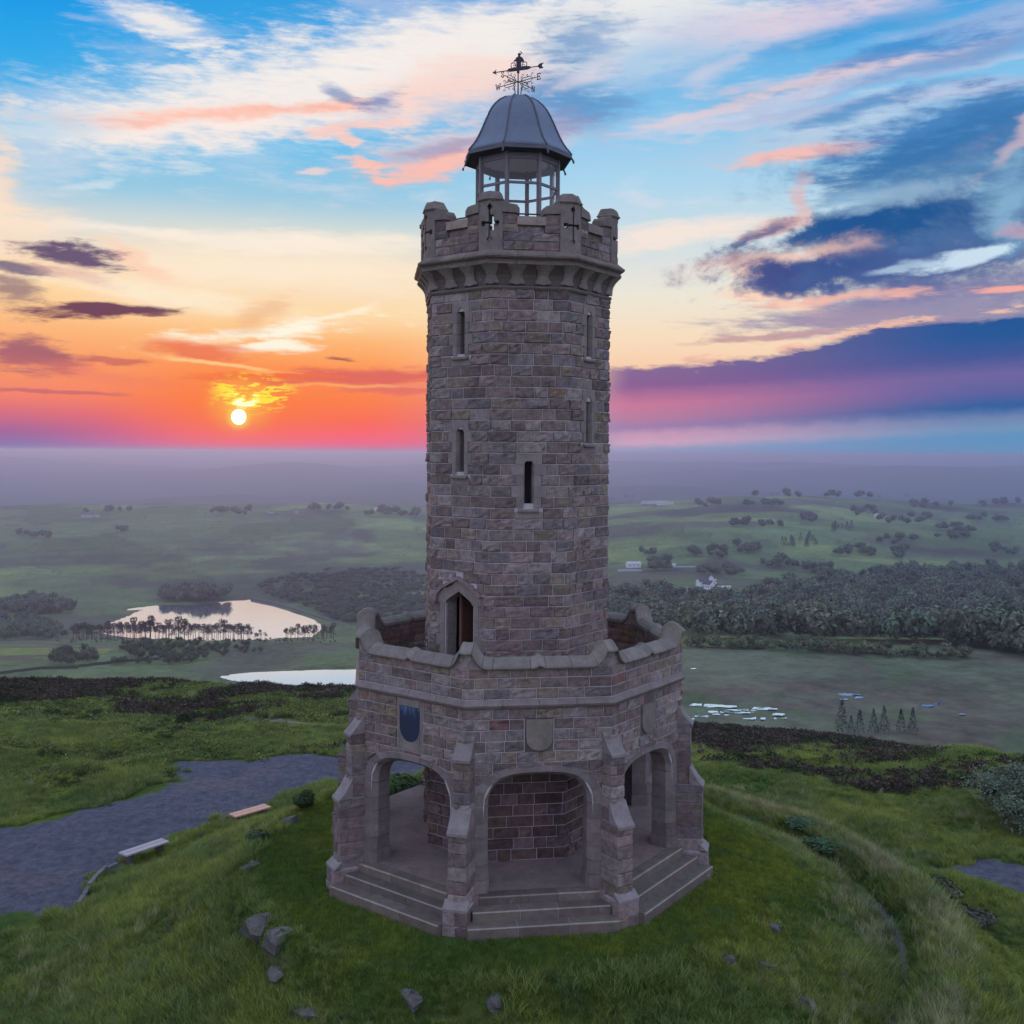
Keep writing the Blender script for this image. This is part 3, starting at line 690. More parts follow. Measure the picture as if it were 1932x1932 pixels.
# ---- battlements
A_C = 2.70; Z_C = 16.92; TH = .30; side_p = 2*A_C*T22; hf = A_C*T22
mb = MB()
for fk in range(-4, 4):
    rect_panel(mb, fk, A_C-.02, -(A_C-.02)*T22, (A_C-.02)*T22, Z_C-.1, 17.40, t1=-TH+.04, col=(.22, .21, .21))
mb.build('battlement_core', 'mortar', tower)
mb = MB(); mb.add([(math.sin(PHI+R(22.5)+i*math.pi/4)*2.75, -math.cos(PHI+R(22.5)+i*math.pi/4)*2.75, 16.93) for i in range(8)], [tuple(range(8))], (.30, .29, .29)); mb.build('roof_deck', 'floor', tower)
lst = []
PW = .35                                             # half width of a corner pier along the wall
for fk in range(-4, 4):
    for j, (za, zb) in enumerate(((Z_C, 17.16), (17.16, 17.40))):
        for s0, s1 in split_course([(fk*side_p-hf+PW, fk*side_p+hf-PW)], .36, .62):
            lst.append((seen_area(s0, s1, za, zb, A_C), (lambda mb, s0=s0, s1=s1, za=za, zb=zb, c=stone_col(.05): stone(s0, s1, za, zb, A_C-.02, 0, U(.02, .05), col=c, mb=mb))))
            lst.append((0, (lambda mb, s0=s0, s1=s1, za=za, zb=zb, c=stone_col(.05): stone(s0*.9, s1*.9, za, zb, A_C*.9, -.03, .0, col=c, mb=mb, rough=False))) if False else (0, lambda mb: None))
    # upper part: block, slot, block, then sill and stepped shoulders
    cs = fk*side_p
    def bl(x0, x1, z0, z1, name='battlement_stone', o1=.0, o0=-TH, rough_=True, col=None):
        m_ = MB(); c = col or stone_col(.03); vs = []; n = 5
        for z in (z0, (z0+z1)/2, z1):
            for x in [x0+(x1-x0)*i/4 for i in range(n)]:
                e = x in (x0, x1) or z in (z0, z1)
                vs.append(O(cs+x, z, o1+(0 if e else (U(.01, .035) if rough_ else .008)), A_C))
        for z in (z0, z1):
            for x in (x0, x1): vs.append(O(cs+x, z, o0, A_C))
        fs = [(r*n+i, r*n+i+1, (r+1)*n+i+1, (r+1)*n+i) for r in range(2) for i in range(n-1)]
        b = 3*n
        fs += [(b, b+2, b+3, b+1), (0, b, b+1, 4, 3, 2, 1), (10, 11, 12, 13, 14, b+3, b+2), (0, 5, 10, b+2, b), (4, b+1, b+3, 14, 9)]
        m_.add(vs, fs, c); m_.build(name, 'stone' if rough_ else 'ashlar', tower)
    e1 = hf-PW; e2 = .37
    bl(-e1, -e2, 17.41, 17.62); bl(e2, e1, 17.41, 17.62); bl(-e1, -e2, 17.63, 17.90); bl(e2, e1, 17.63, 17.90)
    bl(-e2+.005, e2-.005, 17.41, 17.60, o1=-.09, name='recessed_panel')
    bl(-e2-.01, e2+.01, 17.605, 17.83, o1=.02, rough_=False)
    # drip lip of the embrasure sill and the shoulder copings (swooping up to the pier)
    for sg in (-1, 1):
        m_ = MB(); c = shd((.16, .148, .14), .9, 1.1); pr = [(e2-.05, 17.88, 18.03), (e2+.02, 17.90, 18.12), (e2+.17, 17.91, 18.15), (e2+.28, 17.92, 18.17), (e1, 17.92, 18.24)]
        vs = []
        for x, za, zb in pr:
            for o in (.06, -TH-.05): vs += [O(cs+sg*x, za, o, A_C), O(cs+sg*x, zb+U(-.01, .01), o*.8, A_C)]
        fs = []
        for i in range(len(pr)-1):
            b, d = i*4, i*4+4
            fs += [(b, d, d+1, b+1), (b+2, b+3, d+3, d+2), (b+1, d+1, d+3, b+3), (b, b+2, d+2, d)]
        fs += [(0, 1, 3, 2), (len(vs)-4, len(vs)-2, len(vs)-1, len(vs)-3)]
        if sg < 0: fs = [f[::-1] for f in fs]
        m_.add(vs, fs, c); m_.build('coping_stone', 'ashlar', tower)
emit_stones([q for q in lst if q[0] > 0 or True and q[0] != 0], 'battlement_stone', 'battlement_stonework', 300)
# corner piers pierced by a cross loop
def cross_in(x, z, wide=False):
    zc = 17.62
    if abs(x) < .032 and abs(z-zc) < .42: return True
    if abs(z-zc) < .03 and abs(x) < .19: return True
    for cx, cz in ((0, zc+.43), (0, zc-.43), (-.2, zc), (.2, zc)):
        if (x-cx)**2+(z-cz)**2 < .075**2: return True
    if wide and -.01 < x < .11 and -.20 < z-zc < .22: return True
    return False
CS = .0292
def pier(kc, wide):
    m_ = MB(); nx = 24; nz = 45; z0 = Z_C-.02
    sc = kc*side_p+hf; col = shd((.165, .155, .15), .95, 1.1); idx = {}
    def vert(i, j, o):
        key = (i, j, o)
        if key not in idx:
            x = (i-nx/2)*CS; off = .035 if o == 0 else -TH-.02
            m_.v.append(O(sc+x+(1e-6 if x >= 0 else -1e-6), z0+j*CS, off, A_C)); n_ = math.sin(i*.9+kc)*math.cos(j*.45)*.05
            m_.c.append(tuple(v*(1+n_) for v in col)); idx[key] = len(m_.v)-1
        return idx[key]
    hole = lambda i, j: not (0 <= i < nx and 0 <= j < nz) or cross_in((i+.5-nx/2)*CS, z0+(j+.5)*CS, wide)
    for i in range(nx):
        for j in range(nz):
            if hole(i, j): continue
            m_.f.append((vert(i, j, 0), vert(i+1, j, 0), vert(i+1, j+1, 0), vert(i, j+1, 0)))
            m_.f.append((vert(i, j, 1), vert(i, j+1, 1), vert(i+1, j+1, 1), vert(i+1, j, 1)))
            for (di, dj, p, q) in ((-1, 0, (i, j), (i, j+1)), (1, 0, (i+1, j+1), (i+1, j)), (0, -1, (i+1, j), (i, j)), (0, 1, (i, j+1), (i+1, j+1))):
                if hole(i+di, j+dj): m_.f.append((vert(*p, 0), vert(*q, 0), vert(*q, 1), vert(*p, 1)))
    m_.build('corner_pier', 'ashlar', tower)
    # moulded cap with a worn hump
    m_ = MB(); ztop = z0+nz*CS; W_ = .36; prof = [(ztop, .06, W_), (ztop+.04, .09, W_+.02), (ztop+.07, .06, W_-.01), (ztop+.17, .03, W_-.06), (ztop+.25, -.01, W_-.09), (ztop+.27, -.05, W_-.13)]
    vs = []; ns = 7
    for z, o, w_ in prof:
        for i in range(ns):
            x = w_*(-1+2*i/(ns-1)); vs.append(O(sc+x+(1e-6 if x >= 0 else -1e-6), z+U(-.012, .012)*(z > ztop), o+U(-.01, .01), A_C))
        for i in range(ns-1, -1, -1):
            x = w_*(-1+2*i/(ns-1)); vs.append(O(sc+x+(1e-6 if x >= 0 else -1e-6), z, -TH-.02-o*.7, A_C))
    n2 = 2*ns; fs = [(r*n2+i, r*n2+(i+1) % n2, (r+1)*n2+(i+1) % n2, (r+1)*n2+i) for r in range(len(prof)-1) for i in range(n2)]
    fs += [((len(prof)-1)*n2+i, (len(prof)-1)*n2+i+1, (len(prof)-1)*n2+n2-2-i, (len(prof)-1)*n2+n2-1-i) for i in range(ns-1)]
    fs += [(i+1, i, n2-1-i, n2-2-i) for i in range(ns-1)]
    m_.add(vs, fs, shd((.155, .145, .14), .9, 1.1)); m_.build('pier_cap', 'ashlar', tower)
for kc in range(-4, 4): pier(kc, kc == -1)
# hand rail running behind the embrasures
mb = MB(); mb.tube([(math.sin(PHI+R(22.5)+i*math.pi/4)*2.5, -math.cos(PHI+R(22.5)+i*math.pi/4)*2.5, 17.98) for i in range(9)], .022, 6, (.03, .025, .03)); mb.build('hand_rail', 'iron', tower)

# ---- lantern
def octp(r, z, i, rot=0): th = PHI+R(22.5)+i*math.pi/4+rot; return (math.sin(th)*r, -math.cos(th)*r, z)
mb = MB(); RL = 1.21; ZB, ZT, ZM = 17.25, 19.98, 19.15
def octring(mb, r, z0, z1, th, col):
    vs = []
    for rr, z in ((r, z0), (r, z1), (r-th, z1), (r-th, z0)):
        vs += [octp(rr, z, i) for i in range(8)]
    fs = [(q*8+i, q*8+(i+1) % 8, ((q+1) % 4)*8+(i+1) % 8, ((q+1) % 4)*8+i) for q in range(4) for i in range(8)]
    mb.add(vs, fs, col)
FR = (.17, .155, .165)
octring(mb, RL+.05, 16.93, ZB, .12, (.12, .115, .115)); lantern = mb.build('lantern', 'ashlar', tower)
for i in range(8):
    m_ = MB(); p = Vector(octp(RL, 0, i)); q = p.normalized(); tt = Vector((-q.y, q.x, 0))
    vs = [(p+q*a_+tt*b_)+Vector((0, 0, z)) for z in (ZB-.02, ZT+.06) for a_, b_ in ((.045, -.045), (.045, .045), (-.06, .06), (-.06, -.06))]
    m_.add(vs, [(0, 1, 5, 4), (1, 2, 6, 5), (2, 3, 7, 6), (3, 0, 4, 7), (4, 5, 6, 7), (3, 2, 1, 0)], FR); m_.build('post', 'iron', lantern)
for nm, z0_, z1_ in (('bottom_rail', ZB, ZB+.08), ('transom', ZM-.035, ZM+.035), ('top_rail', ZT-.16, ZT+.03)):
    m_ = MB(); octring(m_, RL+.01, z0_, z1_, .07, FR); m_.build(nm, 'iron', lantern)
for i in range(8):
    for z0_, z1_ in ((ZB+.08, ZM-.035), (ZM+.035, ZT-.16)):
        m_ = MB(); p, q = Vector(octp(RL-.02, 0, i)), Vector(octp(RL-.02, 0, i+1)); d = (q-p).normalized()*.05
        nn = (p+q).normalized()*.006; vs = [v+Vector((0, 0, z)) for z in (z0_, z1_) for v in (p+d, q-d, q-d-nn, p+d-nn)]
        m_.add(vs, [(0, 1, 5, 4), (1, 2, 6, 5), (2, 3, 7, 6), (3, 0, 4, 7), (4, 5, 6, 7), (3, 2, 1, 0)], (.5, .5, .5)); m_.build('pane', 'glass', lantern)
# dome: eight curved lead panels, rolls on the hips, fascia and soffit
PR = [(1.60, 20.12), (1.52, 20.23), (1.42, 20.35), (1.33, 20.49), (1.25, 20.64), (1.18, 20.79), (1.11, 20.95), (1.03, 21.13), (.95, 21.30), (.86, 21.46), (.74, 21.61), (.60, 21.74), (.42, 21.85), (.20, 21.90)]
LEAD = (.12, .155, .22)
for i in range(8):
    m_ = MB(); vs = []; nc = 6
    for r, z in PR:
        p, q = Vector(octp(r, z, i)), Vector(octp(r, z, i+1))
        for c in range(nc+1):
            f = c/nc; v = p.lerp(q, f); b = math.sin(f*math.pi)*.02*r; n_ = Vector((v.x, v.y, 0)).normalized(); vs.append(v+n_*b)
    k_ = nc+1; fs = [(r*k_+c, r*k_+c+1, (r+1)*k_+c+1, (r+1)*k_+c) for r in range(len(PR)-1) for c in range(nc)]
    b0 = len(vs); cp = list(vs)
    for v in cp: vs.append(Vector((v.x*.965, v.y*.965, v.z-.035)))
    fs += [(b0+f[3], b0+f[2], b0+f[1], b0+f[0]) for f in fs[:]]
    fs += [(c+1, c, b0+c, b0+c+1) for c in range(nc)]
    m_.add(vs, fs, shd(LEAD, .95, 1.08)); m_.build('dome_panel', 'lead', lantern, smooth=True)
    m_ = MB(); m_.tube([octp(r+.012, z+.006, i) for r, z in PR], .024, 6, (.085, .095, .12)); m_.build('dome_roll', 'lead', lantern, smooth=True)
m_ = MB(); m_.add([octp(.21, 21.90, i) for i in range(8)]+[octp(.08, 21.94, i) for i in range(8)], [(i, (i+1) % 8, 8+(i+1) % 8, 8+i) for i in range(8)]+[tuple(range(8, 16))], LEAD); m_.build('dome_cap', 'lead', lantern)
m_ = MB(); octring(m_, 1.615, 20.02, 20.125, .05, (.09, .10, .125)); m_.build('eave_fascia', 'lead', lantern)
m_ = MB(); m_.add([octp(1.58, 20.04, i) for i in range(8)]+[octp(1.15, 19.98, i) for i in range(8)]+[octp(1.58, 20.07, i) for i in range(8)]+[octp(1.15, 20.03, i) for i in range(8)],
                  [((i+1) % 8, i, 8+i, 8+(i+1) % 8) for i in range(8)]+[(16+i, 16+(i+1) % 8, 24+(i+1) % 8, 24+i) for i in range(8)], (.06, .055, .06)); m_.build('soffit', 'timber', lantern)
m_ = MB(); rr = [(1.17, 20.0), (1.12, 20.5), (.98, 20.95), (.75, 21.35), (.4, 21.6)]
vs = [octp(r, z, i) for r, z in rr for i in range(8)]; m_.add(vs, [(q*8+(i+1) % 8, q*8+i, (q+1)*8+i, (q+1)*8+(i+1) % 8) for q in range(4) for i in range(8)]+[tuple(range(32, 40))[::-1]], (.90, .89, .90)); m_.build('ceiling_lining', 'paint', lantern)
for i in range(8):
    m_ = MB(); p = Vector(octp(1.60, 20.03, i)); q = Vector(octp(1.66, 19.93, i)); m_.tube([p, q, q-Vector((0, 0, .05))], .03, 6, (.07, .07, .08)); m_.build('gutter_spout', 'lead', lantern)

# ---- weathervane
mb = MB(); IR = (.022, .014, .03); mb.tube([(0, 0, 21.88), (0, 0, 22.76)], [.022, .016], 8, IR)
mb.tube([(0, 0, 21.90), (0, 0, 21.97)], [.05, .03], 8, IR); mb.tube([(0, 0, 22.62), (0, 0, 22.68)], .04, 8, IR)
for a_ in range(4):
    th = R(45+90*a_); mb.tube([(.10*math.cos(th), .10*math.sin(th), 21.92), (.13*math.cos(th), .13*math.sin(th), 22.10), (.18*math.cos(th), .18*math.sin(th), 22.24), (.15*math.cos(th), .15*math.sin(th), 22.27)], .010, 5, IR)
vane = mb.build('weathervane', 'iron', tower)
ED = Vector((.797, -.604, 0)); ND = Vector((.604, .797, 0)); ZA = 22.36
def L3(d, r, z): return Vector((d.x*r, d.y*r, z))
STR = {'N': [((-.4, -.5), (-.4, .5)), ((-.4, .5), (.4, -.5)), ((.4, -.5), (.4, .5)), ((-.55, .5), (-.28, .5)), ((.28, .5), (.55, .5)), ((-.55, -.5), (-.25, -.5))],
       'E': [((-.3, -.5), (-.3, .5)), ((-.42, .5), (.42, .5)), ((-.42, -.5), (.42, -.5)), ((-.3, 0), (.2, 0)), ((.42, .5), (.42, .28)), ((.42, -.5), (.42, -.28)), ((.2, .12), (.2, -.12))],
       'W': [((-.55, .5), (-.28, -.5)), ((-.28, -.5), (0, .4)), ((0, .4), (.28, -.5)), ((.28, -.5), (.55, .5)), ((-.7, .5), (-.4, .5)), ((.4, .5), (.7, .5))],
       'S': [((.38, .42), (.1, .5)), ((.1, .5), (-.25, .44)), ((-.25, .44), (-.34, .22)), ((-.34, .22), (-.1, .03)), ((-.1, .03), (.22, -.1)), ((.22, -.1), (.36, -.28)), ((.36, -.28), (.2, -.46)), ((.2, -.46), (-.12, -.5)), ((-.12, -.5), (-.38, -.36)), ((.38, .42), (.38, .25)), ((-.38, -.5), (-.38, -.25))]}
for d, nm, ax in ((ED, 'E', ED), (-ED, 'W', ED), (ND, 'N', ND), (-ND, 'S', ND)):
    m_ = MB(); m_.tube([L3(d, .02, ZA), L3(d, .66, ZA)], .013, 5, IR)
    fr = [(.10, 0), (.17, .075), (.45, .075), (.53, 0), (.45, -.075), (.17, -.075), (.10, 0)]
    m_.tube([L3(d, r, ZA+z) for r, z in fr], .011, 5, IR)
    for sz in (-1, 1):                       # scrolls
        for (rc, zc, r0, turn) in ((.50, .12, .045, 1), (.33, .115, .038, -1), (.16, .14, .05, 1)):
            pts = [L3(d, rc+turn*math.cos(t)*r0*(1-t/9), ZA+sz*(zc+math.sin(t)*r0*(1-t/9))) for t in [i*.55 for i in range(10)]]
            m_.tube(pts, .009, 4, IR)
    m_.build('compass_arm', 'iron', vane)
    m_ = MB(); c0 = L3(d, .74, ZA); hgt = .165
    for (xa, za), (xb, zb) in STR[nm]:
        p = c0+ax*xa*hgt*.85+Vector((0, 0, za*hgt)); q = c0+ax*xb*hgt*.85+Vector((0, 0, zb*hgt)); m_.tube([p, q], .0155, 4, IR)
    m_.build('compass_letter', 'iron', vane)
AD = Vector((.97, -.24, 0)).normalized(); AN = Vector((-AD.y, AD.x, 0)); ZR = 22.74
def plate(mb, pts, th=.02, z0=0.0, col=IR):
    n = len(pts); vs = [AD*x+AN*s_+Vector((0, 0, ZR+z)) for s_ in (-th/2, th/2) for x, z in pts]
    mb.add(vs, [tuple(range(n)), tuple(range(n, 2*n))[::-1]]+[(i+n, (i+1) % n+n, (i+1) % n, i) for i in range(n)], col)
m_ = MB(); m_.tube([AD*-.70+Vector((0, 0, ZR-.05)), AD*.62+Vector((0, 0, ZR+.03))], .014, 6, IR)
plate(m_, [(-.78, -.055), (-.655, .03), (-.69, -.045), (-.63, -.125)])
plate(m_, [(.57, .03), (.64, .10), (.76, .115), (.70, .045), (.755, -.04), (.635, -.045)])
plate(m_, [(-.34, -.03), (-.26, -.065), (.28, -.04), (.38, -.005), (.36, .045), (.20, .065), (.02, .05), (-.02, .05), (-.28, .03)], .03)
m_.build('arrow', 'iron', vane)
m_ = MB()                                   # cut-out figure of a miner, pick over the shoulder
plate(m_, [(-.06, .04), (.10, .04), (.085, .16), (.10, .20), (.15, .16), (.165, .19), (.17, .25), (.13, .31), (.09, .345), (.055, .36), (.055, .385), (.078, .41), (.07, .445), (.035, .46), (0, .45), (-.015, .42), (-.005, .385), (.0, .36),
           (-.05, .335), (-.09, .28), (-.14, .24), (-.125, .215), (-.06, .23), (-.055, .16)], .024)
m_.build('miner_figure', 'iron', vane)
m_ = MB(); m_.tube([AD*.02+Vector((0, 0, ZR+.33)), AD*.10+Vector((0, 0, ZR+.47))], .011, 5, IR)
plate(m_, [(.03, .515), (.075, .50), (.115, .47), (.14, .43), (.15, .385), (.135, .42), (.10, .455), (.06, .485)], .02); m_.build('pickaxe', 'iron', vane)
for sg in (-1, 1):
    m_ = MB(); pts = [AD*(sg*(.17+.07*math.cos(t))+.02)+Vector((0, 0, ZR+.115+.075*math.sin(t))) for t in [R(-60)+i*R(30) for i in range(10)]]; m_.tube(pts, .014, 5, IR)
    pts = [AD*(sg*(.14+.03*math.cos(t))+.02)+Vector((0, 0, ZR+.09+.035*math.sin(t))) for t in [i*R(45) for i in range(8)]]; m_.tube(pts, .010, 5, IR); m_.build('scroll', 'iron', vane)

# ================================================================== LOWER STOREY
H_L = A_L*T22; side_l = 2*H_L
AR = dict(a=1.25, zs=2.80, h=.74); NA = 2.75; EXA, EXH = 1.60, .99
def sup(t, a, h, n=2.75):
    c, s_ = math.cos(t), math.sin(t); return -a*math.copysign(abs(c)**(2/n), c), AR['zs']+h*abs(s_)**(2/n)
def zarch(x, a, h, n=2.75):
    u = min(1, abs(x)/a); return AR['zs']+h*(1-u**n)**(1/n)
mb = MB(); TW = -.55
for k in range(-4, 4):
    xs = [-H_L, -EXA+.08]+[(-1.35+2.7*i/14) for i in range(15)]+[EXA-.08, H_L]
    def low(x): return zarch(x, 1.36, .84) if abs(x) < 1.36 else None
    # panel above the arch; the solid margins stand on the ground
    vs = []; fs = []
    for x in xs:
        z0_ = zarch(x, 1.36, .84) if abs(x) < 1.355 else (AR['zs'] if abs(x) < 1.4 else .3)
        for o in (0, TW):
            xx = x*(A_L+o)/A_L if abs(abs(x)-H_L) < 1e-4 else x
            vs += [FP(k, xx, z0_, o, A_L), FP(k, xx, 5.30, o, A_L)]
    for i in range(len(xs)-1):
        b, c = i*4, i*4+4; fs += [(b, c, c+1, b+1), (b+2, b+3, c+3, c+2), (b, b+2, c+2, c), (b+1, c+1, c+3, b+3)]
    mb.add(vs, fs, MORT)
    rect_panel(mb, k, A_L, -H_L, H_L, 5.30, 6.22, t0=-.001, t1=-.34)
mb.build('arcade_core', 'mortar', tower)
# arch rings and jambs, piece by piece
for k in range(-4, 4):
    NV = 11
    for q in range(NV):
        m_ = MB(); ts = [math.pi*(q+f*.975+.0125)/NV for f in (0, .25, .5, .75, 1)]
        cc = shd((.17, .16, .168), .9, 1.15); vs = []
        prof = lambda t: [(*sup(t, EXA, EXH), .02), (*sup(t, 1.40, .84), .02), (*sup(t, 1.25, .74), -.14), (*sup(t, 1.25, .74), TW-.02), (*sup(t, 1.42, .87), TW-.02)]
        for t in ts:
            for x, z, o in prof(t): vs.append(FP(k, x, z, o, A_L))
        fs = [(r*5+i, r*5+i+1, (r+1)*5+i+1, (r+1)*5+i) for r in range(4) for i in range(4)]
        fs = [f[::-1] for f in fs]+[(0, 4, 3, 2, 1)[::-1], (20, 21, 22, 23, 24)]
        m_.add(vs, fs, cc); m_.build('voussoir', 'ashlar', tower)
    zj = [.62, 1.02, 1.36, 1.72, 2.05, 2.40, AR['zs']]
    for sg in (-1, 1):
        for q in range(6):
            m_ = MB(); cc = shd((.165, .155, .165), .85, 1.15)
            if q == 0: pr = [(EXA+.06, .05), (1.30, .05), (1.22, -.08), (1.22, TW-.04), (EXA, TW-.04)]
            elif q == 1: pr = [(EXA+.04, .02), (1.34, .02), (1.25, -.10), (1.25, TW-.02), (EXA, TW-.02)]
            else: pr = [(EXA+.04, .02), (1.40, .02), (1.25, -.14), (1.25, TW-.02), (EXA, TW-.02)]
            vs = [FP(k, sg*x, z, o, A_L) for z in (zj[q]+.004, zj[q+1]-.004) for x, o in pr]
            fs = [(0, 1, 6, 5), (1, 2, 7, 6), (2, 3, 8, 7), (3, 4, 9, 8), (4, 0, 5, 9), (0, 4, 3, 2, 1), (5, 6, 7, 8, 9)]
            if sg > 0: fs = [f[::-1] for f in fs]
            m_.add(vs, fs, cc); m_.build('jamb_stone', 'ashlar', tower)
# wall stones above the arches
lst = []
SHIELD = {-1: (.43, 4.02, 5.06), 0: (.36, 4.10, 4.955), 1: (.40, 4.10, 4.955)}
def push_arch(k):
    c = k*side_l
    def f(s, z):
        x = s-c
        if abs(x) < EXA+.06 and z < AR['zs']+EXH+.02:
            zz = zarch(x, EXA+.015, EXH+.012) if abs(x) < EXA+.015 else AR['zs']
            if z < zz:
                # move to the nearer side of the extrados: up or outwards
                u = (z-AR['zs'])/(EXH+.012); xo = (EXA+.015)*(max(0, 1-max(0, u)**NA))**(1/NA)
                if zz-z < abs(xo-abs(x)): z = zz
                else: x = math.copysign(xo, x)
        return c+x, z
    return f
ZW = [AR['zs']+(Z_STR-.02-AR['zs'])*i/9 for i in range(10)]
for j in range(9):
    za, zb = ZW[j], ZW[j+1]
    for k in range(-4, 4):
        c = k*side_l; zm = (za+zb)/2; pf = push_arch(k)
        blk = []
        zin = zarch(0, EXA, EXH)
        if zb < zin:
            u = (zb-AR['zs'])/EXH; xo = EXA*(max(0, 1-u**NA))**(1/NA); blk.append((c-xo, c+xo))
        shf = (k+4) % 8-4
        if shf in SHIELD and za < SHIELD[shf][2] and zb > SHIELD[shf][1]+.08: blk.append((c-SHIELD[shf][0]-.015, c+SHIELD[shf][0]+.015))
        s_lo, s_hi = c-H_L, c+H_L
        if zb < 4.5: s_lo += .16; s_hi -= .16
        else:
            d = .22 if j % 2 else .38
            s_lo += d if k > -4 else d; s_hi += d
        for s0, s1 in split_course(subtract((s_lo, s_hi), blk), .36, .72):
            # drop slivers wholly inside the arch
            corners = [pf(x, z) for x in (s0, s1) for z in (za, zb)]
            ax = max(p[0] for p in corners)-min(p[0] for p in corners); az_ = max(p[1] for p in corners)-min(p[1] for p in corners)
            if ax < .06 or az_ < .05: continue
            lst.append((seen_area(s0, s1, za, zb, A_L), (lambda mb, s0=s0, s1=s1, za=za, zb=zb, pf=pf, cc=stone_col(.10), bu=random.choice((.012, .03, .045, .06)): stone(s0, s1, za, zb, A_L, 0, bu, col=cc, push=pf, mb=mb, back=-.08))))
emit_stones(lst, 'wall_stone', 'wall_stonework', 300)
# string course under the balcony parapet, in lengths
for k in range(-4, 4):
    nn_ = 4
    for q in range(nn_):
        s0 = k*side_l-H_L+side_l*q/nn_; s1 = s0+side_l/nn_
        pr = [(-.1, Z_STR-.02), (.05, Z_STR-.02), (.10, Z_STR+.04), (.115, Z_STR+.08), (.02, Z_STR+.20), (-.1, Z_STR+.20)]
        vs = []; m_ = MB(); c = shd((.17, .16, .165), .88, 1.12)
        e0 = 1e-5 if q == 0 else .006; e1 = 1e-5 if q == nn_-1 else .006
        for s_ in (s0+e0, (s0+s1)/2, s1-e1): vs += [O(s_, z+U(-.004, .004), o, A_L) for o, z in pr]
        fs = [(r*6+i, (r+1)*6+i, (r+1)*6+(i+1) % 6, r*6+(i+1) % 6) for r in range(2) for i in range(6)]+[tuple(range(6)), tuple(range(12, 18))[::-1]]
        m_.add(vs, fs, c); m_.build('string_stone', 'ashlar', tower)
# parapet stones outside and in
lst = []
for j in range(3):
    za = 5.46+.262*j; zb = za+.262
    off0 = U(0, .4)
    for s0, s1 in split_course([(-4.5*side_l+off0, 3.5*side_l+off0)], .38, .72):
        lst.append((seen_area(s0, s1, za, zb, A_L), (lambda mb, s0=s0, s1=s1, za=za, zb=zb, c=stone_col(.06): stone(s0, s1, za, zb, A_L, 0, U(.015, .045), col=tuple(q*1.02 for q in c), mb=mb))))
emit_stones(lst, 'parapet_stone', 'parapet_stonework', 300)
lst = []; A_I = A_L-.37; sI = 2*A_I*T22
def inner_stone(mb, k, x0, x1, za, zb, c):
    n = 3; vs = []; bu = U(.01, .03)
    for z in (za+.006, (za+zb)/2, zb-.006):
        for x in (x0+.006, (x0+x1)/2, x1-.006): vs.append(FP(k, x, z, -.004 if (x != (x0+x1)/2 or z != (za+zb)/2) else -bu, A_I))
    fs = [(r*3+i, (r+1)*3+i, (r+1)*3+i+1, r*3+i+1) for r in range(2) for i in range(2)]
    b = len(vs)
    for z in (za+.006, zb-.006):
        for x in (x0+.006, x1-.006): vs.append(FP(k, x, z, .05, A_I))
    fs += [(0, 1, 2, b+1, b), (6, b+2, b+3, 8, 7), (0, b, b+2, 6, 3), (2, 5, 8, b+3, b+1)]
    mb.add(vs, fs, c)
for k in range(-4, 4):
    hI = A_I*T22
    for j in range(4):
        za = 5.36+.222*j
        for x0, x1 in split_course([(-hI, hI)], .4, .8):
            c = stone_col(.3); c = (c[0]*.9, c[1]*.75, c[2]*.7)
            facing = k in (-3, -4, 3, 2, -2)
            lst.append((1 if facing else 0, (lambda mb, k=k, x0=x0, x1=x1, za=za, c=c: inner_stone(mb, k, x0, x1, za, za+.222, c))))
emit_stones(lst, 'inner_parapet_stone', 'inner_parapet_stonework', 90)
mb = MB()                                    # mortar backing of the inside face
for k in range(-4, 4): rect_panel(mb, k, A_I+.02, -(A_I+.02)*T22, (A_I+.02)*T22, 5.3, 6.24, t0=.012, t1=0, col=(.2, .18, .17))
mb.build('parapet_core', 'mortar', tower)
# coping: swept weathered cap, low between the corners, swooping up to raised corner blocks
def zup(x):                                  # rise of the coping along a face, x from face centre
    d = H_L-abs(x); r = 0.0
    if d < .55: r = .38*(1-min(1, max(0, (d-.17)/.36)))**2 if d > .17 else .38
    if abs(x-.0) < .10: r = max(r, .07*(1-(abs(x)/.10)**2))
    return r
def coping_piece(k, x0, x1, name='coping_stone'):
    pr = [(-.43, -.02), (-.43, .07), (-.36, .15), (-.26, .21), (-.16, .22), (-.08, .19), (.10, .03), (.12, -.01), (.10, -.045), (.0, -.05)]
    n = max(3, int((x1-x0)/.07)); m_ = MB(); vs = []; c = shd((.165, .16, .155), .88, 1.15); m2 = len(pr)
    for i in range(n+1):
        x = x0+(x1-x0)*i/n
        xe = x
        if i == 0 and abs(x0+H_L) > 1e-3: xe = x+.006
        if i == n and abs(x1-H_L) > 1e-3: xe = x-.006
        ru = zup(x)
        for o, z in pr: vs.append(O(k*side_l+xe*.99999, 6.25+z+(ru if z > -.01 or True else 0)+U(-.004, .004), o, A_L))
    fs = [(i*m2+q, (i+1)*m2+q, (i+1)*m2+(q+1) % m2, i*m2+(q+1) % m2) for i in range(n) for q in range(m2)]
    fs = [f[::-1] for f in fs]+[tuple(range(m2))[::-1], tuple(n*m2+q for q in range(m2))]
    m_.add(vs, fs, c); m_.build(name, 'ashlar', tower)
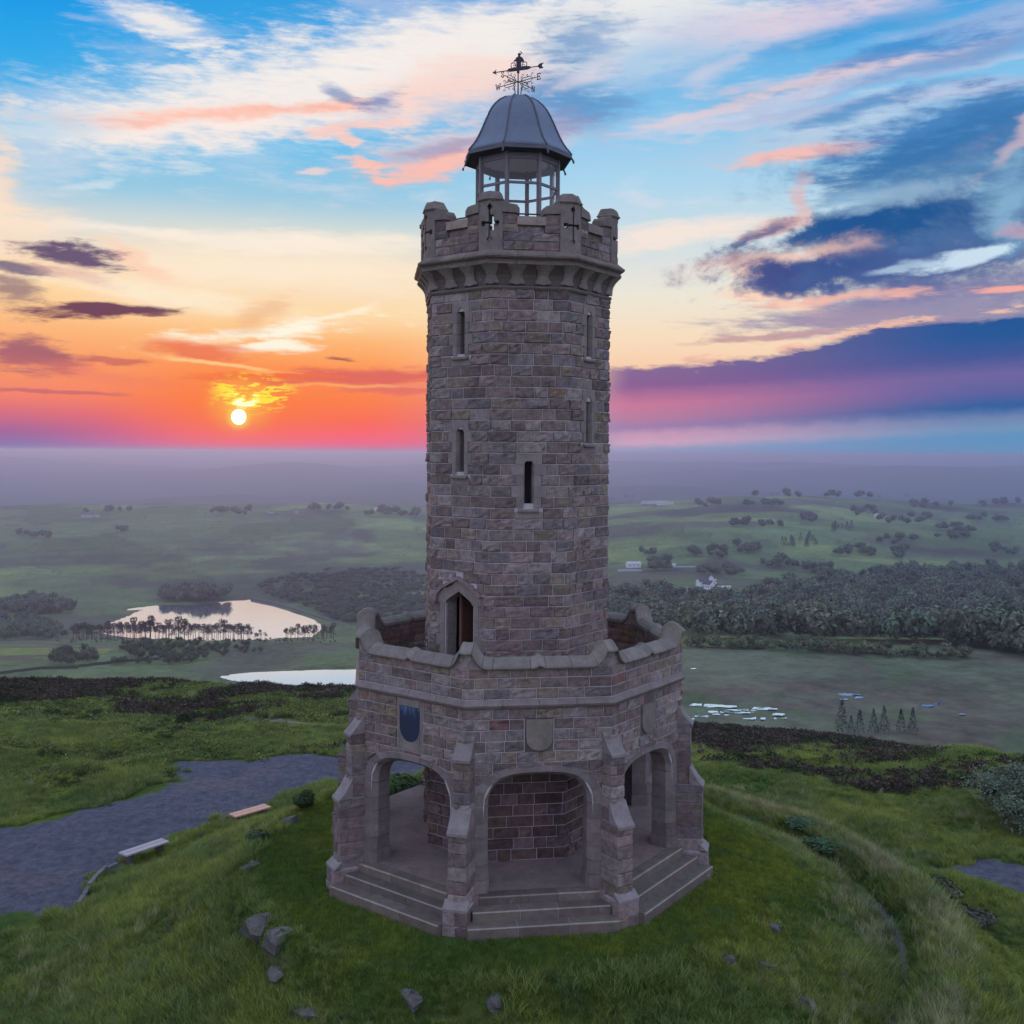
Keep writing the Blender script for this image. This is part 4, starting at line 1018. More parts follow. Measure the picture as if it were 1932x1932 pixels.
for k in range(-4, 4):
    cuts = [-H_L, -H_L+.17, -H_L+.42, -H_L+.68, -.14, .14, .72, H_L-.42, H_L-.17, H_L]
    cuts[4] += U(-.1, 0); cuts[6] += U(-.1, .1)
    for x0, x1 in zip(cuts[:-1], cuts[1:]): coping_piece(k, x0, x1)
    # masonry filling the swoop under the raised ends, and the corner block
    sc = k*side_l+H_L
    m_ = MB(); c = stone_col(.0); prs = [-.42, -.30, -.17, 0, .17, .30, .42]; vs = []
    for x in prs:
        zt = 6.19+zup(H_L-abs(x))
        for o in (.015, -.40): vs += [O(sc+x+1e-6, 6.20, o, A_L), O(sc+x+1e-6, zt, o, A_L)]
    fs = []
    for i in range(len(prs)-1):
        b, d = i*4, i*4+4; fs += [(b, d, d+1, b+1), (b+2, b+3, d+3, d+2), (b+1, d+1, d+3, b+3)]
    m_.add(vs, fs, c); m_.build('corner_block', 'stone', tower)
# balcony floor, vault over the arcade, arcade floor
def octdisc(r0, r1, z0, z1, col):
    mb = MB(); c = 1/math.cos(R(22.5)); vs = [octp(r*c, z, i) for r, z in ((r1, z0), (r1, z1), (r0, z1), (r0, z0)) for i in range(8)]
    mb.add(vs, [(q*8+i, q*8+(i+1) % 8, ((q+1) % 4)*8+(i+1) % 8, ((q+1) % 4)*8+i) for q in range(4) for i in range(8)], col); return mb
octdisc(2.3, A_L-.30, 5.05, Z_BALC, (.12, .10, .095)).build('balcony_floor', 'floor', tower)
octdisc(2.3, A_L-.30, 3.95, 4.05, (.16, .145, .14)).build('arcade_ceiling', 'ashlar', tower)
octdisc(2.3, 4.66, -.3, Z_FLOOR-.004, (.19, .15, .14)).build('arcade_floor', 'floor', tower)
# inner stone benches round the core seen in the right hand bay
# steps between the buttresses
for k in (-1, 0, 1):
    for lvl, (A0, A1, z1_, hwid) in enumerate(((5.46, 4.9, .28, 1.86), (5.08, 4.6, .50, 1.70), (4.70, 4.35, Z_FLOOR, 1.50))):
        cuts = [-hwid, -hwid+2*hwid*U(.28, .36), -hwid+2*hwid*U(.60, .70), hwid] if lvl < 2 else [-hwid, -.35+U(-.1, .1), .55+U(-.1, .1), hwid]
        for x0, x1 in zip(cuts[:-1], cuts[1:]):
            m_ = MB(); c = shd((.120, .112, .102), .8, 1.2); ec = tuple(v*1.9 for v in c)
            zb = z1_-.34; b = .014; g = .006; vs = []; vc = []
            X0_, X1_ = x0+g, x1-g
            nn = 6
            for i in range(nn+1):
                x = X0_+(X1_-X0_)*i/nn; w1 = U(-.006, .006); w2 = U(-.006, .006)
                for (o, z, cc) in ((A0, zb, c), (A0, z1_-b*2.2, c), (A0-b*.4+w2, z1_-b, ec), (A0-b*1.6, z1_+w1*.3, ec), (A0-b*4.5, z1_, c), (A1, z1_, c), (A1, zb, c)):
                    n, t = fdir(k); vs.append((n[0]*o+t[0]*x, n[1]*o+t[1]*x, z)); vc.append(cc)
            fs = [(i*7+q, (i+1)*7+q, (i+1)*7+q+1, i*7+q+1) for i in range(nn) for q in range(6)]+[tuple(range(7))[::-1], tuple(nn*7+q for q in range(7))]
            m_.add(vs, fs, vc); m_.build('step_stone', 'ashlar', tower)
        if lvl < 2:                          # mortar bed showing in the joints
            m_ = MB(); vs = [FP(k, x, z, A_-4, 4) for z in (z1_-.33, z1_-.006) for x, A_ in ((-hwid+.01, A0-.008), (hwid-.01, A0-.008), (hwid-.01, A1), (-hwid+.01, A1))]
            m_.add(vs, [(0, 1, 5, 4), (1, 2, 6, 5), (2, 3, 7, 6), (3, 0, 4, 7), (4, 5, 6, 7)], (.40, .41, .40)); m_.build('step_bed', 'mortar', tower)
# buttresses
def RP(i, r, x, z):                          # radial frame at corner i (0 = front left)
    th = PHI-R(22.5)+i*math.pi/4; q = (math.sin(th), -math.cos(th)); t = (math.cos(th), math.sin(th))
    return (q[0]*r+t[0]*x, q[1]*r+t[1]*x, z)
def bstone(i, r0, r1, w0, w1, z0, z1, rough_=True, name='buttress_stone'):
    m_ = MB(); c = stone_col(.10); g = .006; x0, x1 = w0+g, w1-g; vs = []
    zz = [z0+g, z0+g+.02, (z0+z1)/2, z1-g-.02, z1-g]; 
    for a_, z in enumerate(zz):
        e = a_ in (0, 4); b = 0 if e else (.014 if rough_ else .010)
        j_ = lambda: (U(0, .022) if (rough_ and not e) else 0)
        vs += [RP(i, r0, x0-b-(j_() if x0 < 0 else 0), z), RP(i, (r0+r1)/2, x0-b-j_(), z), RP(i, r1+b-.012, x0-b+.012, z), RP(i, r1+b+j_(), (x0+x1)/2, z), RP(i, r1+b-.012, x1+b-.012, z), RP(i, (r0+r1)/2, x1+b+j_(), z), RP(i, r0, x1+b, z)]
    fs = [(a_*7+q, a_*7+q+1, (a_+1)*7+q+1, (a_+1)*7+q) for a_ in range(4) for q in range(6)]+[tuple(range(7))[::-1], tuple(28+q for q in range(7))]
    m_.add(vs, fs, c); m_.build(name, 'stone', tower)
def weather(i, r0, r1, z0, z1, hw, conc=.12, name='weathering_slab'):
    m_ = MB(); vs = []; n = 6
    for a_ in range(n+1):
        f = a_/n; r = r0+(r1-r0)*f; z = z1+(z0-z1)*(f-conc*math.sin(math.pi*f)*-1 if False else f+conc*math.sin(math.pi*f))
        for x in (-hw, hw): vs += [RP(i, r, x, z), RP(i, r, x, min(z-.05, z0-.0) if a_ < n else z-.07)]
    fs = []
    for a_ in range(n):
        b, d = a_*4, a_*4+4; fs += [(b, b+2, d+2, d), (b+1, d+1, d+3, b+3), (b, d, d+1, b+1), (b+2, b+3, d+3, d+2)]
    fs += [(n*4, n*4+2, n*4+3, n*4+1), (0, 1, 3, 2)]
    m_.add(vs, fs, shd((.185, .178, .19), .95, 1.15)); m_.build(name, 'ashlar', tower)
RI = A_L/math.cos(R(22.5))-.30
mb = MB()
for i in range(8):
    for r1, hw, za, zb in ((5.565, .286, -.3, .58), (5.388, .212, .58, 2.40), (5.058, .186, 2.40, 4.08)):
        mb.box(RI, r1, -hw, hw, za, zb, MORT, fn=lambda r, x, z, i=i: RP(i, r, x, z))
mb.build('buttress_core', 'mortar', tower)
for i in range(8):
    z = .0-.3
    hs = [(-.3, .22, 5.60, .31), (.22, .58, 5.58, .31)]
    for a_, b_, r1, hw in hs:
        m0 = U(-.08, .08); bstone(i, RI, r1, -hw, m0, a_, b_); bstone(i, RI, r1-.004, m0, hw, a_, b_)
    weather(i, 5.38, 5.60, .64, .80, .31, 0)
    zc = .60
    courses = [(.60, .92), (.92, 1.24), (1.24, 1.58), (1.58, 1.90), (1.90, 2.16), (2.16, 2.40)]
    for j, (a_, b_) in enumerate(courses):
        r1 = 5.42
        if j % 2: 
            m0 = U(-.08, .08); bstone(i, RI, r1, -.235, m0, a_, b_); bstone(i, RI, r1-.004, m0, .235, a_, b_)
        else: bstone(i, RI, r1, -.235, .235, a_, b_, rough_=U(0, 1) < .6)
    weather(i, 5.08, 5.47, 2.40, 2.92, .255)
    for j, (a_, b_) in enumerate([(2.40, 2.72), (2.72, 2.98), (2.98, 3.28), (3.28, 3.56), (3.56, 3.80), (3.80, 4.08)]):
        if j % 3 == 1:
            m0 = U(-.05, .05); bstone(i, RI, 5.09, -.21, m0, a_, b_); bstone(i, RI, 5.086, m0, .21, a_, b_)
        else: bstone(i, RI, 5.09, -.21, .21, a_, b_, rough_=U(0, 1) < .6)
    weather(i, 4.74, 5.16, 4.08, 4.60, .225)
    bstone(i, RI, 4.84, -.19, .19, 4.08, 4.50)
# shields over the arches
def shield(k, hw, z0, z1, off, th, col, mat, name, flat=True, label=None):
    pts = [(-hw, z1), (-hw, z0+(z1-z0)*.42)]+[(-hw*math.cos(t), z0+(z1-z0)*.42*(1-math.sin(t)**.9)) for t in [i*math.pi/16 for i in range(1, 16)]]+[(hw, z0+(z1-z0)*.42), (hw, z1)]
    n = len(pts); vs = [FP(k, x, z, o, A_L) for o in (off+th, off-.05) for x, z in pts]
    fs = [tuple(range(n)), tuple(range(n, 2*n))[::-1]]+[(i+n, (i+1) % n+n, (i+1) % n, i) for i in range(n)]
    m_ = MB(); m_.add(vs, fs, col); o = m_.build(name, mat, tower)
    if label: o['label'] = label
    return o
def spandrel(k, hw, z0, z1, off, col):
    """stone filling the lower corners of the square slot round a shield"""
    for sg in (-1, 1):
        arc = [(-hw*math.cos(t), z0+(z1-z0)*.42*(1-math.sin(t)**.9)) for t in [i*math.pi/16 for i in range(0, 9)]]
        pts = [(sg*x, z) for x, z in arc]+[(sg*-hw, z0-.02)]
        if sg > 0: pts = pts
        n = len(pts); vs = [FP(k, x, z, o, A_L) for o in (off, off-.1) for x, z in pts]
        fs = [tuple(range(n)), tuple(range(n, 2*n))[::-1]]+[(i+n, (i+1) % n+n, (i+1) % n, i) for i in range(n)]
        m_ = MB(); m_.add(vs, fs, col); m_.build('spandrel_stone', 'ashlar', tower)
shield(-1, .34, 4.12, 5.02, -.02, .035, (.02, .04, .12), 'plaque', 'plaque', label='blue shield-shaped plaque with pale streaks')
for a_, b_, c_, d_ in ((-.43, -.35, 3.89, 5.22), (.35, .43, 3.89, 5.22)): slab(-1, a_, b_, c_, d_, A_L, -.05, .03, name='plaque_surround')
slab(-1, -.35, .35, 5.03, 5.22, A_L, -.05, .05, name='plaque_surround'); spandrel(-1, .345, 4.12, 5.02, .025, (.17, .165, .17)); slab(-1, -.35, .35, 3.89, 4.12, A_L, -.05, .025, name='plaque_surround')
shield(0, .33, 4.18, 4.95, -.03, .10, (.175, .17, .155), 'ashlar', 'stone_shield', label='plain stone shield')
shield(1, .36, 4.17, 4.95, -.03, .09, (.165, .155, .16), 'ashlar', 'stone_shield', label='plain stone shield')
for k_, h_ in ((0, .36), (1, .40)):
    mb = MB(); rect_panel(mb, k_, A_L, -h_, h_, 4.14, 4.97, t0=.006, t1=-.1, col=(.10, .095, .10)); mb.build('shield_recess', 'ashlar', tower)

# ================================================================== LAND
def _hash(ix, iy, seed):
    h = (ix.astype(np.int64)*374761393+iy.astype(np.int64)*668265263+seed*1274126177) & 0x7fffffff
    h = ((h ^ (h >> 13))*1274126177) & 0x7fffffff
    return ((h ^ (h >> 16)) & 0xffff)/65535.0
def vnoise(x, y, seed=0):
    ix = np.floor(x); iy = np.floor(y); fx = x-ix; fy = y-iy; fx = fx*fx*(3-2*fx); fy = fy*fy*(3-2*fy)
    a = _hash(ix, iy, seed); b = _hash(ix+1, iy, seed); c = _hash(ix, iy+1, seed); d = _hash(ix+1, iy+1, seed)
    return (a*(1-fx)+b*fx)*(1-fy)+(c*(1-fx)+d*fx)*fy-.5
def fbm(x, y, sc, oc=4, seed=0, gain=.5):
    v = 0; a = 1.0; f = 1.0/sc
    for i in range(oc): v = v+a*vnoise(x*f, y*f, seed+i*17); a *= gain; f *= 2.03
    return v
def sstep(v, a, b): t = np.clip((v-a)/(b-a), 0, 1); return t*t*(3-2*t)
def unproj(xu, yu, z):
    c, s_ = math.cos(ROLL), math.sin(ROLL); dx, dy = xu-X0, yu-YH; X = c*dx+s_*dy; Y = -s_*dx+c*dy
    d = (CAMZ-z)/Y*FU; return (X/FU*d, d-CAMD)
def poly(pts, z): return np.array([unproj(x, y, z) for x, y in pts])
def inside(P, x, y):
    r = np.zeros(x.shape, bool); n = len(P); j = n-1
    for i in range(n):
        xi, yi = P[i]; xj, yj = P[j]
        c = ((yi > y) != (yj > y)) & (x < (xj-xi)*(y-yi)/((yj-yi) if yj != yi else 1e-9)+xi); r ^= c; j = i
    return r
def dist_poly(P, x, y):
    d = np.full(x.shape, 1e9); n = len(P)
    for i in range(n):
        ax, ay = P[i]; bx, by = P[(i+1) % n]; vx, vy = bx-ax, by-ay; L = vx*vx+vy*vy+1e-9
        t = np.clip(((x-ax)*vx+(y-ay)*vy)/L, 0, 1); d = np.minimum(d, np.hypot(x-ax-t*vx, y-ay-t*vy))
    return d
def wob(P, amt, n=8, seed=1):
    """denser outline with natural wobble"""
    out = []; r = np.random.default_rng(seed); m_ = len(P)
    for i in range(m_):
        a, b = P[i], P[(i+1) % m_]; L = np.hypot(*(b-a))
        for q in range(n):
            f = q/n; p = a+(b-a)*f; out.append(p+r.normal(0, 1, 2)*amt*L*(0 if q == 0 else 1))
    return np.array(out)
ZL, ZP, ZBOG = -170.0, -120.0, -60.0
LAKE = wob(poly([(112, 1177), (150, 1166), (200, 1155), (268, 1145), (310, 1141), (370, 1141), (430, 1134), (478, 1131), (520, 1143), (592, 1169), (612, 1182), (590, 1202), (420, 1210), (250, 1204), (160, 1190)], ZL), .02)
POND = wob(poly([(408, 1276), (440, 1272), (480, 1268), (540, 1266), (600, 1264), (700, 1262), (760, 1268), (740, 1292), (668, 1296), (600, 1292), (540, 1293), (480, 1289), (440, 1285), (425, 1281)], ZP), .02, seed=3)
LAKE2 = wob(poly([(-60, 1172), (6, 1177), (14, 1183), (0, 1192), (-60, 1196)], ZL), .02, seed=5)
POOLS = []
for i, (cx, cy, rx, ry) in enumerate([(1320, 1330, 30, 3.5), (1365, 1333, 46, 3.2), (1440, 1338, 40, 3.0), (1345, 1344, 40, 2.6), (1400, 1345, 34, 2.2), (1470, 1348, 24, 3.2), (1320, 1352, 20, 2.2), (1435, 1356, 30, 3.6), (1395, 1340, 26, 2), (1600, 1311, 22, 5), (1622, 1317, 16, 2.6), (1588, 1320, 12, 2), (1750, 1332, 22, 2.2), (1768, 1328, 10, 1.8), (1815, 1348, 12, 1.5), (1308, 1262, 8, 1.4), (1325, 1256, 10, 1.2), (1714, 1326, 9, 1.2), (1300, 1338, 12, 2.5)]+[(1300+190*((q*.618) % 1), 1326+34*((q*.37+.1) % 1), 5+9*((q*.71) % 1), .9+.9*((q*.53) % 1)) for q in range(22)]+[(1575+60*((q*.618) % 1), 1304+20*((q*.37) % 1), 4+5*((q*.71) % 1), .9) for q in range(6)]+[(1735+60*((q*.618) % 1), 1322+16*((q*.37) % 1), 4+4*((q*.71) % 1), .8) for q in range(7)]):
    r_ = np.random.default_rng(i+50); n = 23; ry *= .75
    POOLS.append(poly([(cx+rx*math.cos(t)*k1, cy-ry*math.sin(t)*k1) for t, k1 in zip([q*2*math.pi/n for q in range(n)], r_.uniform(.4, 1.35, n))], ZBOG))
ZPATH = -2.72
PATH_L = poly([(-60, 1580), (0, 1560), (60, 1547), (120, 1532), (200, 1512), (262, 1490), (320, 1470), (330, 1452), (290, 1437), (350, 1430), (430, 1424), (520, 1422), (640, 1426), (760, 1426), (860, 1432), (860, 1462), (760, 1466), (660, 1478), (590, 1488), (540, 1502), (480, 1530), (420, 1560), (360, 1574), (310, 1588), (250, 1610), (215, 1632), (180, 1660), (150, 1700), (118, 1731), (40, 1736), (-80, 1740)], ZPATH)
PATH_R = poly([(1745, 1622), (1800, 1628), (1932, 1640), (2050, 1650), (2050, 1700), (1932, 1684), (1830, 1668), (1775, 1650)], ZPATH)
TRAIL = poly([(455, 1362), (510, 1372), (580, 1388), (650, 1404), (665, 1424), (610, 1412), (540, 1396), (480, 1380)], -4.2)
CAIRN = poly([(130, 1292), (172, 1284), (188, 1292), (176, 1300), (140, 1298)], -8.0)
dL = ([0, 48, 60, 75, 90, 98, 108, 130, 200, 350, 540, 640, 850, 1000, 1300, 1800, 2200, 2600, 2850, 3500, 4500, 10000, 12500, 14500, 40000],
      [-2.75, -2.8, -3.9, -6.1, -8.9, -10.9, -15, -30, -78, -108, -119, -121, -148, -168, -169, -169, -153, -136, -139, -205, -270, -270, -150, -255, -262])
dR = ([0, 44, 52, 60, 70, 80, 86, 96, 150, 235, 380, 420, 470, 628, 926, 1400, 1900, 2500, 2850, 3300, 4500, 9500, 11000, 13000, 40000],
      [-2.75, -2.85, -3.7, -5.0, -7.2, -9.6, -11.2, -16, -42, -60, -60.5, -63, -85, -102, -112, -130, -131, -122, -123, -150, -225, -250, -115, -228, -240])
nL = ([0, 6.8, 7.7, 8.05, 9.5, 11.5, 13.2, 14, 200], [0, 0, -.04, -.62, -1.3, -2.0, -2.62, -2.72, -2.75])
nR = ([0, 6.6, 7.6, 9, 10.2, 10.55, 10.85, 11.3, 12.0, 13.2, 14.2, 200], [0, 0, -.22, -.85, -1.45, -1.62, -1.62, -1.25, -1.2, -2.2, -2.72, -2.75])
def Hgt(x, y, full=True):
    rho = np.hypot(x, y+CAMD); a = np.arctan2(x, y+CAMD); pd = rho*np.cos(np.clip(np.abs(a), 0, R(32)))
    t = np.tan(np.clip(a, -1.2, 1.2)); r = np.hypot(x, y)
    wr = sstep(t, -.07, .10)
    zf = np.interp(pd, *dL)*(1-wr)+np.interp(pd, *dR)*wr
    zf = zf-wr*np.clip(t-.2, 0, .4)*8*sstep(pd, 50, 68)*sstep(200-pd, 0, 60)
    wn = sstep(x/np.maximum(r, .1), .05, .55)
    zn = np.interp(r, *nL)*(1-wn)+np.interp(r, *nR)*wn
    bl = sstep(r, 18, 24); z = zn*(1-bl)+zf*bl
    # relief
    z = z+fbm(x, y, 3.2, 4, 3)*.30*sstep(r, 6.6, 10)*sstep(60-r, 0, 30)+fbm(x, y, 1.0, 3, 9)*.09*sstep(r, 6, 8)*sstep(45-r, 0, 15)
    z = z+fbm(x, y, 11, 4, 21)*1.3*sstep(r, 22, 40)*sstep(400-r, 0, 200)
    hill = fbm(x, y, 520, 4, 31)*34*sstep(pd, 1350, 2000)*(1-sstep(pd, 2500, 3400))*(.35+.65*wr)
    hill = hill+fbm(x, y, 140, 4, 37)*7*sstep(pd, 600, 1300)*(1-sstep(pd, 3000, 4000))
    hill = hill+fbm(x, y, 3200, 5, 41)*150*sstep(pd, 4200, 6000)*(.5+.5*sstep(pd, 9000, 11000))
    z = z+hill
    gz = lambda xu, dd, sx, sd: np.exp(-((t-(xu-X0)/FU)*dd/sx)**2-((pd-dd)/sd)**2)
    z = z+38*gz(1560, 2500, 420, 420)+22*gz(1250, 1750, 260, 300)+20*gz(1880, 1700, 300, 260)+18*gz(560, 2450, 500, 350)-10*gz(250, 2500, 500, 300)+24*gz(1420, 1450, 200, 200)
    z = z+130*gz(560, 9500, 900, 700)+80*gz(150, 9800, 1600, 700)+150*gz(1750, 8200, 1700, 600)+110*gz(1350, 9000, 900, 600)+60*gz(760, 7000, 600, 500)+50*gz(1250, 5600, 500, 400)+40*gz(400, 5600, 900, 450)
    # left ground between pond and lake: low embankment
    z = z+7*np.exp(-((pd-735)/40)**2)*sstep(t, -.37, -.24)*(1-wr)
    # flat bog and its outlet shelf
    bog = wr*sstep(pd, 225, 250)*(1-sstep(pd, 372, 400)); z = z*(1-bog)+(ZBOG+.35+fbm(x, y, 14, 3, 51)*.3)*bog
    if full:
        for P, lv, mar in ((LAKE, ZL, 60), (LAKE2, ZL, 40), (POND, ZP, 22)):
            m_ = (x > P[:, 0].min()-90) & (x < P[:, 0].max()+90) & (y > P[:, 1].min()-90) & (y < P[:, 1].max()+90)
            if m_.any():
                xx, yy = x[m_], y[m_]; ins = inside(P, xx, yy); dd = dist_poly(P, xx, yy); zz = z[m_]
                tgt = lv+.5+dd*.05; w_ = 1-sstep(dd, 5, mar); zz = np.where(ins, lv-2, np.maximum(zz*(1-w_)+tgt*w_, lv+.4)); z[m_] = zz
        for P in POOLS:
            m_ = (x > P[:, 0].min()-4) & (x < P[:, 0].max()+4) & (y > P[:, 1].min()-8) & (y < P[:, 1].max()+8)
            if m_.any():
                xx, yy = x[m_], y[m_]; zz = z[m_]; z[m_] = np.where(inside(P, xx, yy), ZBOG-.35, zz)
    return z
def H1(x, y): return float(Hgt(np.array([float(x)]), np.array([float(y)]))[0])
def disp_near(x, y): return Hgt(x, y)
ang = np.concatenate([np.arange(-180, -30, 5.0), np.arange(-30, 30, .125), np.arange(30, 180, 5.0)])*math.pi/180
rho = np.concatenate([np.arange(1, 19, 1.0), np.arange(19, 50, .17), np.arange(50, 130, .55), np.geomspace(130, 1400, 230), np.geomspace(1420, 36000, 150)])
AA, RR = np.meshgrid(ang, rho); GX = RR*np.sin(AA); GY = RR*np.cos(AA)-CAMD
GZ = Hgt(GX, GY)
rg = np.hypot(GX, GY)
# ground colours (what grows there), no light in them
def C3(c): return np.array(c)[None, None, :]
n1 = fbm(GX, GY, 6, 5, 61); n2 = fbm(GX, GY, 1.7, 4, 71); n3 = fbm(GX, GY, 22, 4, 81)
PD = RR*np.cos(np.clip(np.abs(AA), 0, R(32))); TT = np.tan(np.clip(AA, -1.2, 1.2)); WR = sstep(TT, -.07, .10)
col = np.zeros(GX.shape+(3,))+C3((.13, .19, .045))
mixc = lambda c, m_, k: c*(1-m_[..., None])+C3(k)*m_[..., None]
col = mixc(col, sstep(n3+n1*.4, -.1, .35)*sstep(rg, 18, 26), (.17, .17, .06))
hea = sstep(n3*2.1+n1*.9+n2*.3+sstep(PD, 48, 80)*.5, .02, .22)*sstep(rg, 21, 30)*(1-sstep(PD, 120, 200))
col = mixc(col, hea, (.10, .068, .055))
# bog
bogm = WR*sstep(PD, 150, 240)*(1-sstep(PD, 380, 410)); col = mixc(col, bogm, (.125, .14, .085)); col = mixc(col, bogm*sstep(fbm(GX, GY, 40, 5, 91), 0, .3), (.13, .11, .08)); col = mixc(col, bogm*sstep(fbm(GX, GY, 18, 5, 95), .05, .4)*.7, (.09, .135, .06))
# middle distance pasture
past = sstep(PD, 380, 520)*(1-WR)+sstep(PD, 400, 440)*WR
fld = fbm(GX, GY, 260, 3, 101)
col = mixc(col, past, (.12, .17, .07)); col = mixc(col, past*sstep(fld, -.05, .12), (.185, .245, .085)); col = mixc(col, past*sstep(fbm(GX, GY, 170, 4, 111), .12, .3), (.10, .11, .07))
for cx_, cy_, sx_, sy_ in ((300, 1048, 170, 12), (430, 1030, 90, 8), (600, 1060, 120, 14), (1350, 1010, 90, 8), (1500, 1060, 80, 8)):
    qx, qy = unproj(cx_, cy_, -160.0); qd = qy+CAMD; w_ = np.exp(-(((GX-qx)*FU/qd/sx_)**2+((GY-qy)/(sy_*qd/max(cy_-YH, 1)))**2))*sstep(fbm(GX, GY, 60, 5, 151), -.25, .15)
    col = mixc(col, np.clip(w_, 0, 1)*.8, (.065, .062, .05))
for fp, fc in (([(-60, 1226), (120, 1224), (215, 1226), (196, 1252), (60, 1264), (-60, 1272)], (.17, .24, .06)), ([(60, 1276), (180, 1262), (300, 1249), (330, 1262), (200, 1280), (60, 1286)], (.13, .20, .055)), ([(700, 1215), (815, 1210), (815, 1262), (500, 1262), (330, 1262), (430, 1242), (540, 1216)], (.10, .145, .065))):
    FPo = np.array([unproj(a, b, -140.0) for a, b in fp]); col = mixc(col, inside(FPo, GX, GY).astype(float), fc)
# field boundaries: dark dykes
far = sstep(PD, 1250, 1500)*(1-sstep(PD, 2900, 3300))
fx = GX*.86+GY*.5+fbm(GX, GY, 400, 3, 121)*160; fy = -GX*.5+GY*.86+fbm(GX, GY, 400, 3, 131)*160
cell = _hash(np.floor(fx/190), np.floor(fy/240), 5)
col = col*(1+(cell[..., None]-.5)*.55*far[..., None])
lw = np.clip(PD/1944*1.0, 1, 4)
ed = np.minimum(np.abs((fx/190) % 1-.5), 1); ed = (.5-ed)*190; ee = (.5-np.abs((fy/240) % 1-.5))*240
line = ((ed < lw) | (ee < lw)).astype(float)*far*.55; col = mixc(col, line, (.045, .06, .035))
col = mixc(col, sstep(PD, 3000, 4500), (.09, .12, .08)); col = mixc(col, sstep(PD, 4000, 5000)*sstep(fbm(GX, GY, 900, 4, 141), 0, .2), (.08, .10, .05))
mask = np.zeros(GX.shape+(3,)); mask[..., 1] = (1-sstep(rg, 24, 40))*.9
gm = (inside(PATH_L, GX, GY) | inside(PATH_R, GX, GY)); dpl = np.minimum(dist_poly(PATH_L, GX[:260], GY[:260]), dist_poly(PATH_R, GX[:260], GY[:260]))
gmf = np.zeros(GX.shape); g0 = gm[:260]; sd_ = np.where(g0, dpl, -dpl); gmf[:260] = sstep(sd_+n2[:260]*1.5, -.2, .25)
col = mixc(col, gmf, (.105, .108, .135)); mask[..., 0] = np.maximum(mask[..., 0], gmf)
tr = np.zeros(GX.shape); tr[:420] = sstep(np.where(inside(TRAIL, GX[:420], GY[:420]), 1, -1)*dist_poly(TRAIL, GX[:420], GY[:420])+n2[:420]*.8, -.2, .3)
col = mixc(col, tr, (.20, .17, .17)); mask[..., 0] = np.maximum(mask[..., 0], tr)
ca = inside(CAIRN, GX, GY).astype(float); col = mixc(col, ca, (.26, .24, .25)); mask[..., 0] = np.maximum(mask[..., 0], ca)
ring = np.exp(-((rg-10.68-n1*.2)/.17)**2)*sstep(GX, 5, 7.5)*(GY < 6.5); col = mixc(col, np.clip(ring*1.3, 0, 1)*sstep(n2, -.35, .1), (.16, .155, .13)); mask[..., 0] = np.maximum(mask[..., 0], np.clip(ring*1.3, 0, 1)*.8)
rimr = .8*np.exp(-((rg-7.98)/.16)**2)*sstep(-GX, -1.5, 2)*sstep(n2+n1*.3, -.12, .12); bare = np.clip(sstep(n2+n1*.5, .22, .45)*sstep(rg, 4.8, 6)*(1-sstep(rg, 7.4, 8.2))+rimr, 0, 1); col = mixc(col, bare, (.085, .078, .055)); mask[..., 0] = np.maximum(mask[..., 0], bare*.8)
nr, na = GX.shape
me = bpy.data.meshes.new('ground'); nv = nr*na
co = np.stack([GX, GY, GZ], -1).reshape(-1, 3); co = np.vstack([co, [[0, -CAMD, H1(0, -CAMD)]]])
ii, jj = np.meshgrid(np.arange(nr-1), np.arange(na), indexing='ij'); j2 = (jj+1) % na
quads = np.stack([ii*na+jj, (ii+1)*na+jj, (ii+1)*na+j2, ii*na+j2], -1).reshape(-1, 4)
tri = np.stack([np.full(na, nv), np.arange(na), (np.arange(na)+1) % na], -1)
me.vertices.add(nv+1); me.vertices.foreach_set('co', co.astype(np.float32).ravel())
lv = np.concatenate([quads.ravel(), tri.ravel()]); me.loops.add(len(lv)); me.loops.foreach_set('vertex_index', lv.astype(np.int32))
ls = np.concatenate([np.arange(len(quads))*4, len(quads)*4+np.arange(na)*3]); me.polygons.add(len(ls)); me.polygons.foreach_set('loop_start', ls.astype(np.int32))
me.polygons.foreach_set('loop_total', np.concatenate([np.full(len(quads), 4), np.full(na, 3)]).astype(np.int32))
me.update(calc_edges=True); me.polygons.foreach_set('use_smooth', [True]*len(me.polygons))
for nm, arr in (('col', col), ('mask', mask)):
    at = me.color_attributes.new(nm, 'FLOAT_COLOR', 'POINT'); f4 = np.ones((nv+1, 4), np.float32); f4[:nv, :3] = arr.reshape(-1, 3); f4[nv, :3] = .05; at.data.foreach_set('color', f4.ravel())
me.materials.append(M['ground']); me.flip_normals() if me.polygons[5000].normal.z < 0 else None
g = bpy.data.objects.new('ground', me); SC.collection.objects.link(g); g['kind'] = 'structure'

# visible ground point under a direction of view
GROW = YH+(CAMZ-GZ)/np.maximum(GY+CAMD, .1)*FU
GMIN = np.minimum.accumulate(np.where(RR > 18, GROW, 1e9), axis=0)
def gpt(xu, yu):
    c, s_ = math.cos(ROLL), math.sin(ROLL); dx, dy = xu-X0, yu-YH; X = c*dx+s_*dy; Y = -s_*dx+c*dy
    a = math.atan2(X, FU); j = int(np.argmin(np.abs(ang-a))); colm = GMIN[:, j]; i = int(np.searchsorted(-colm, -(YH+Y)))
    i = min(max(i, 1), nr-1); r0 = rho[i]
    return r0*math.sin(a), r0*math.cos(a)-CAMD

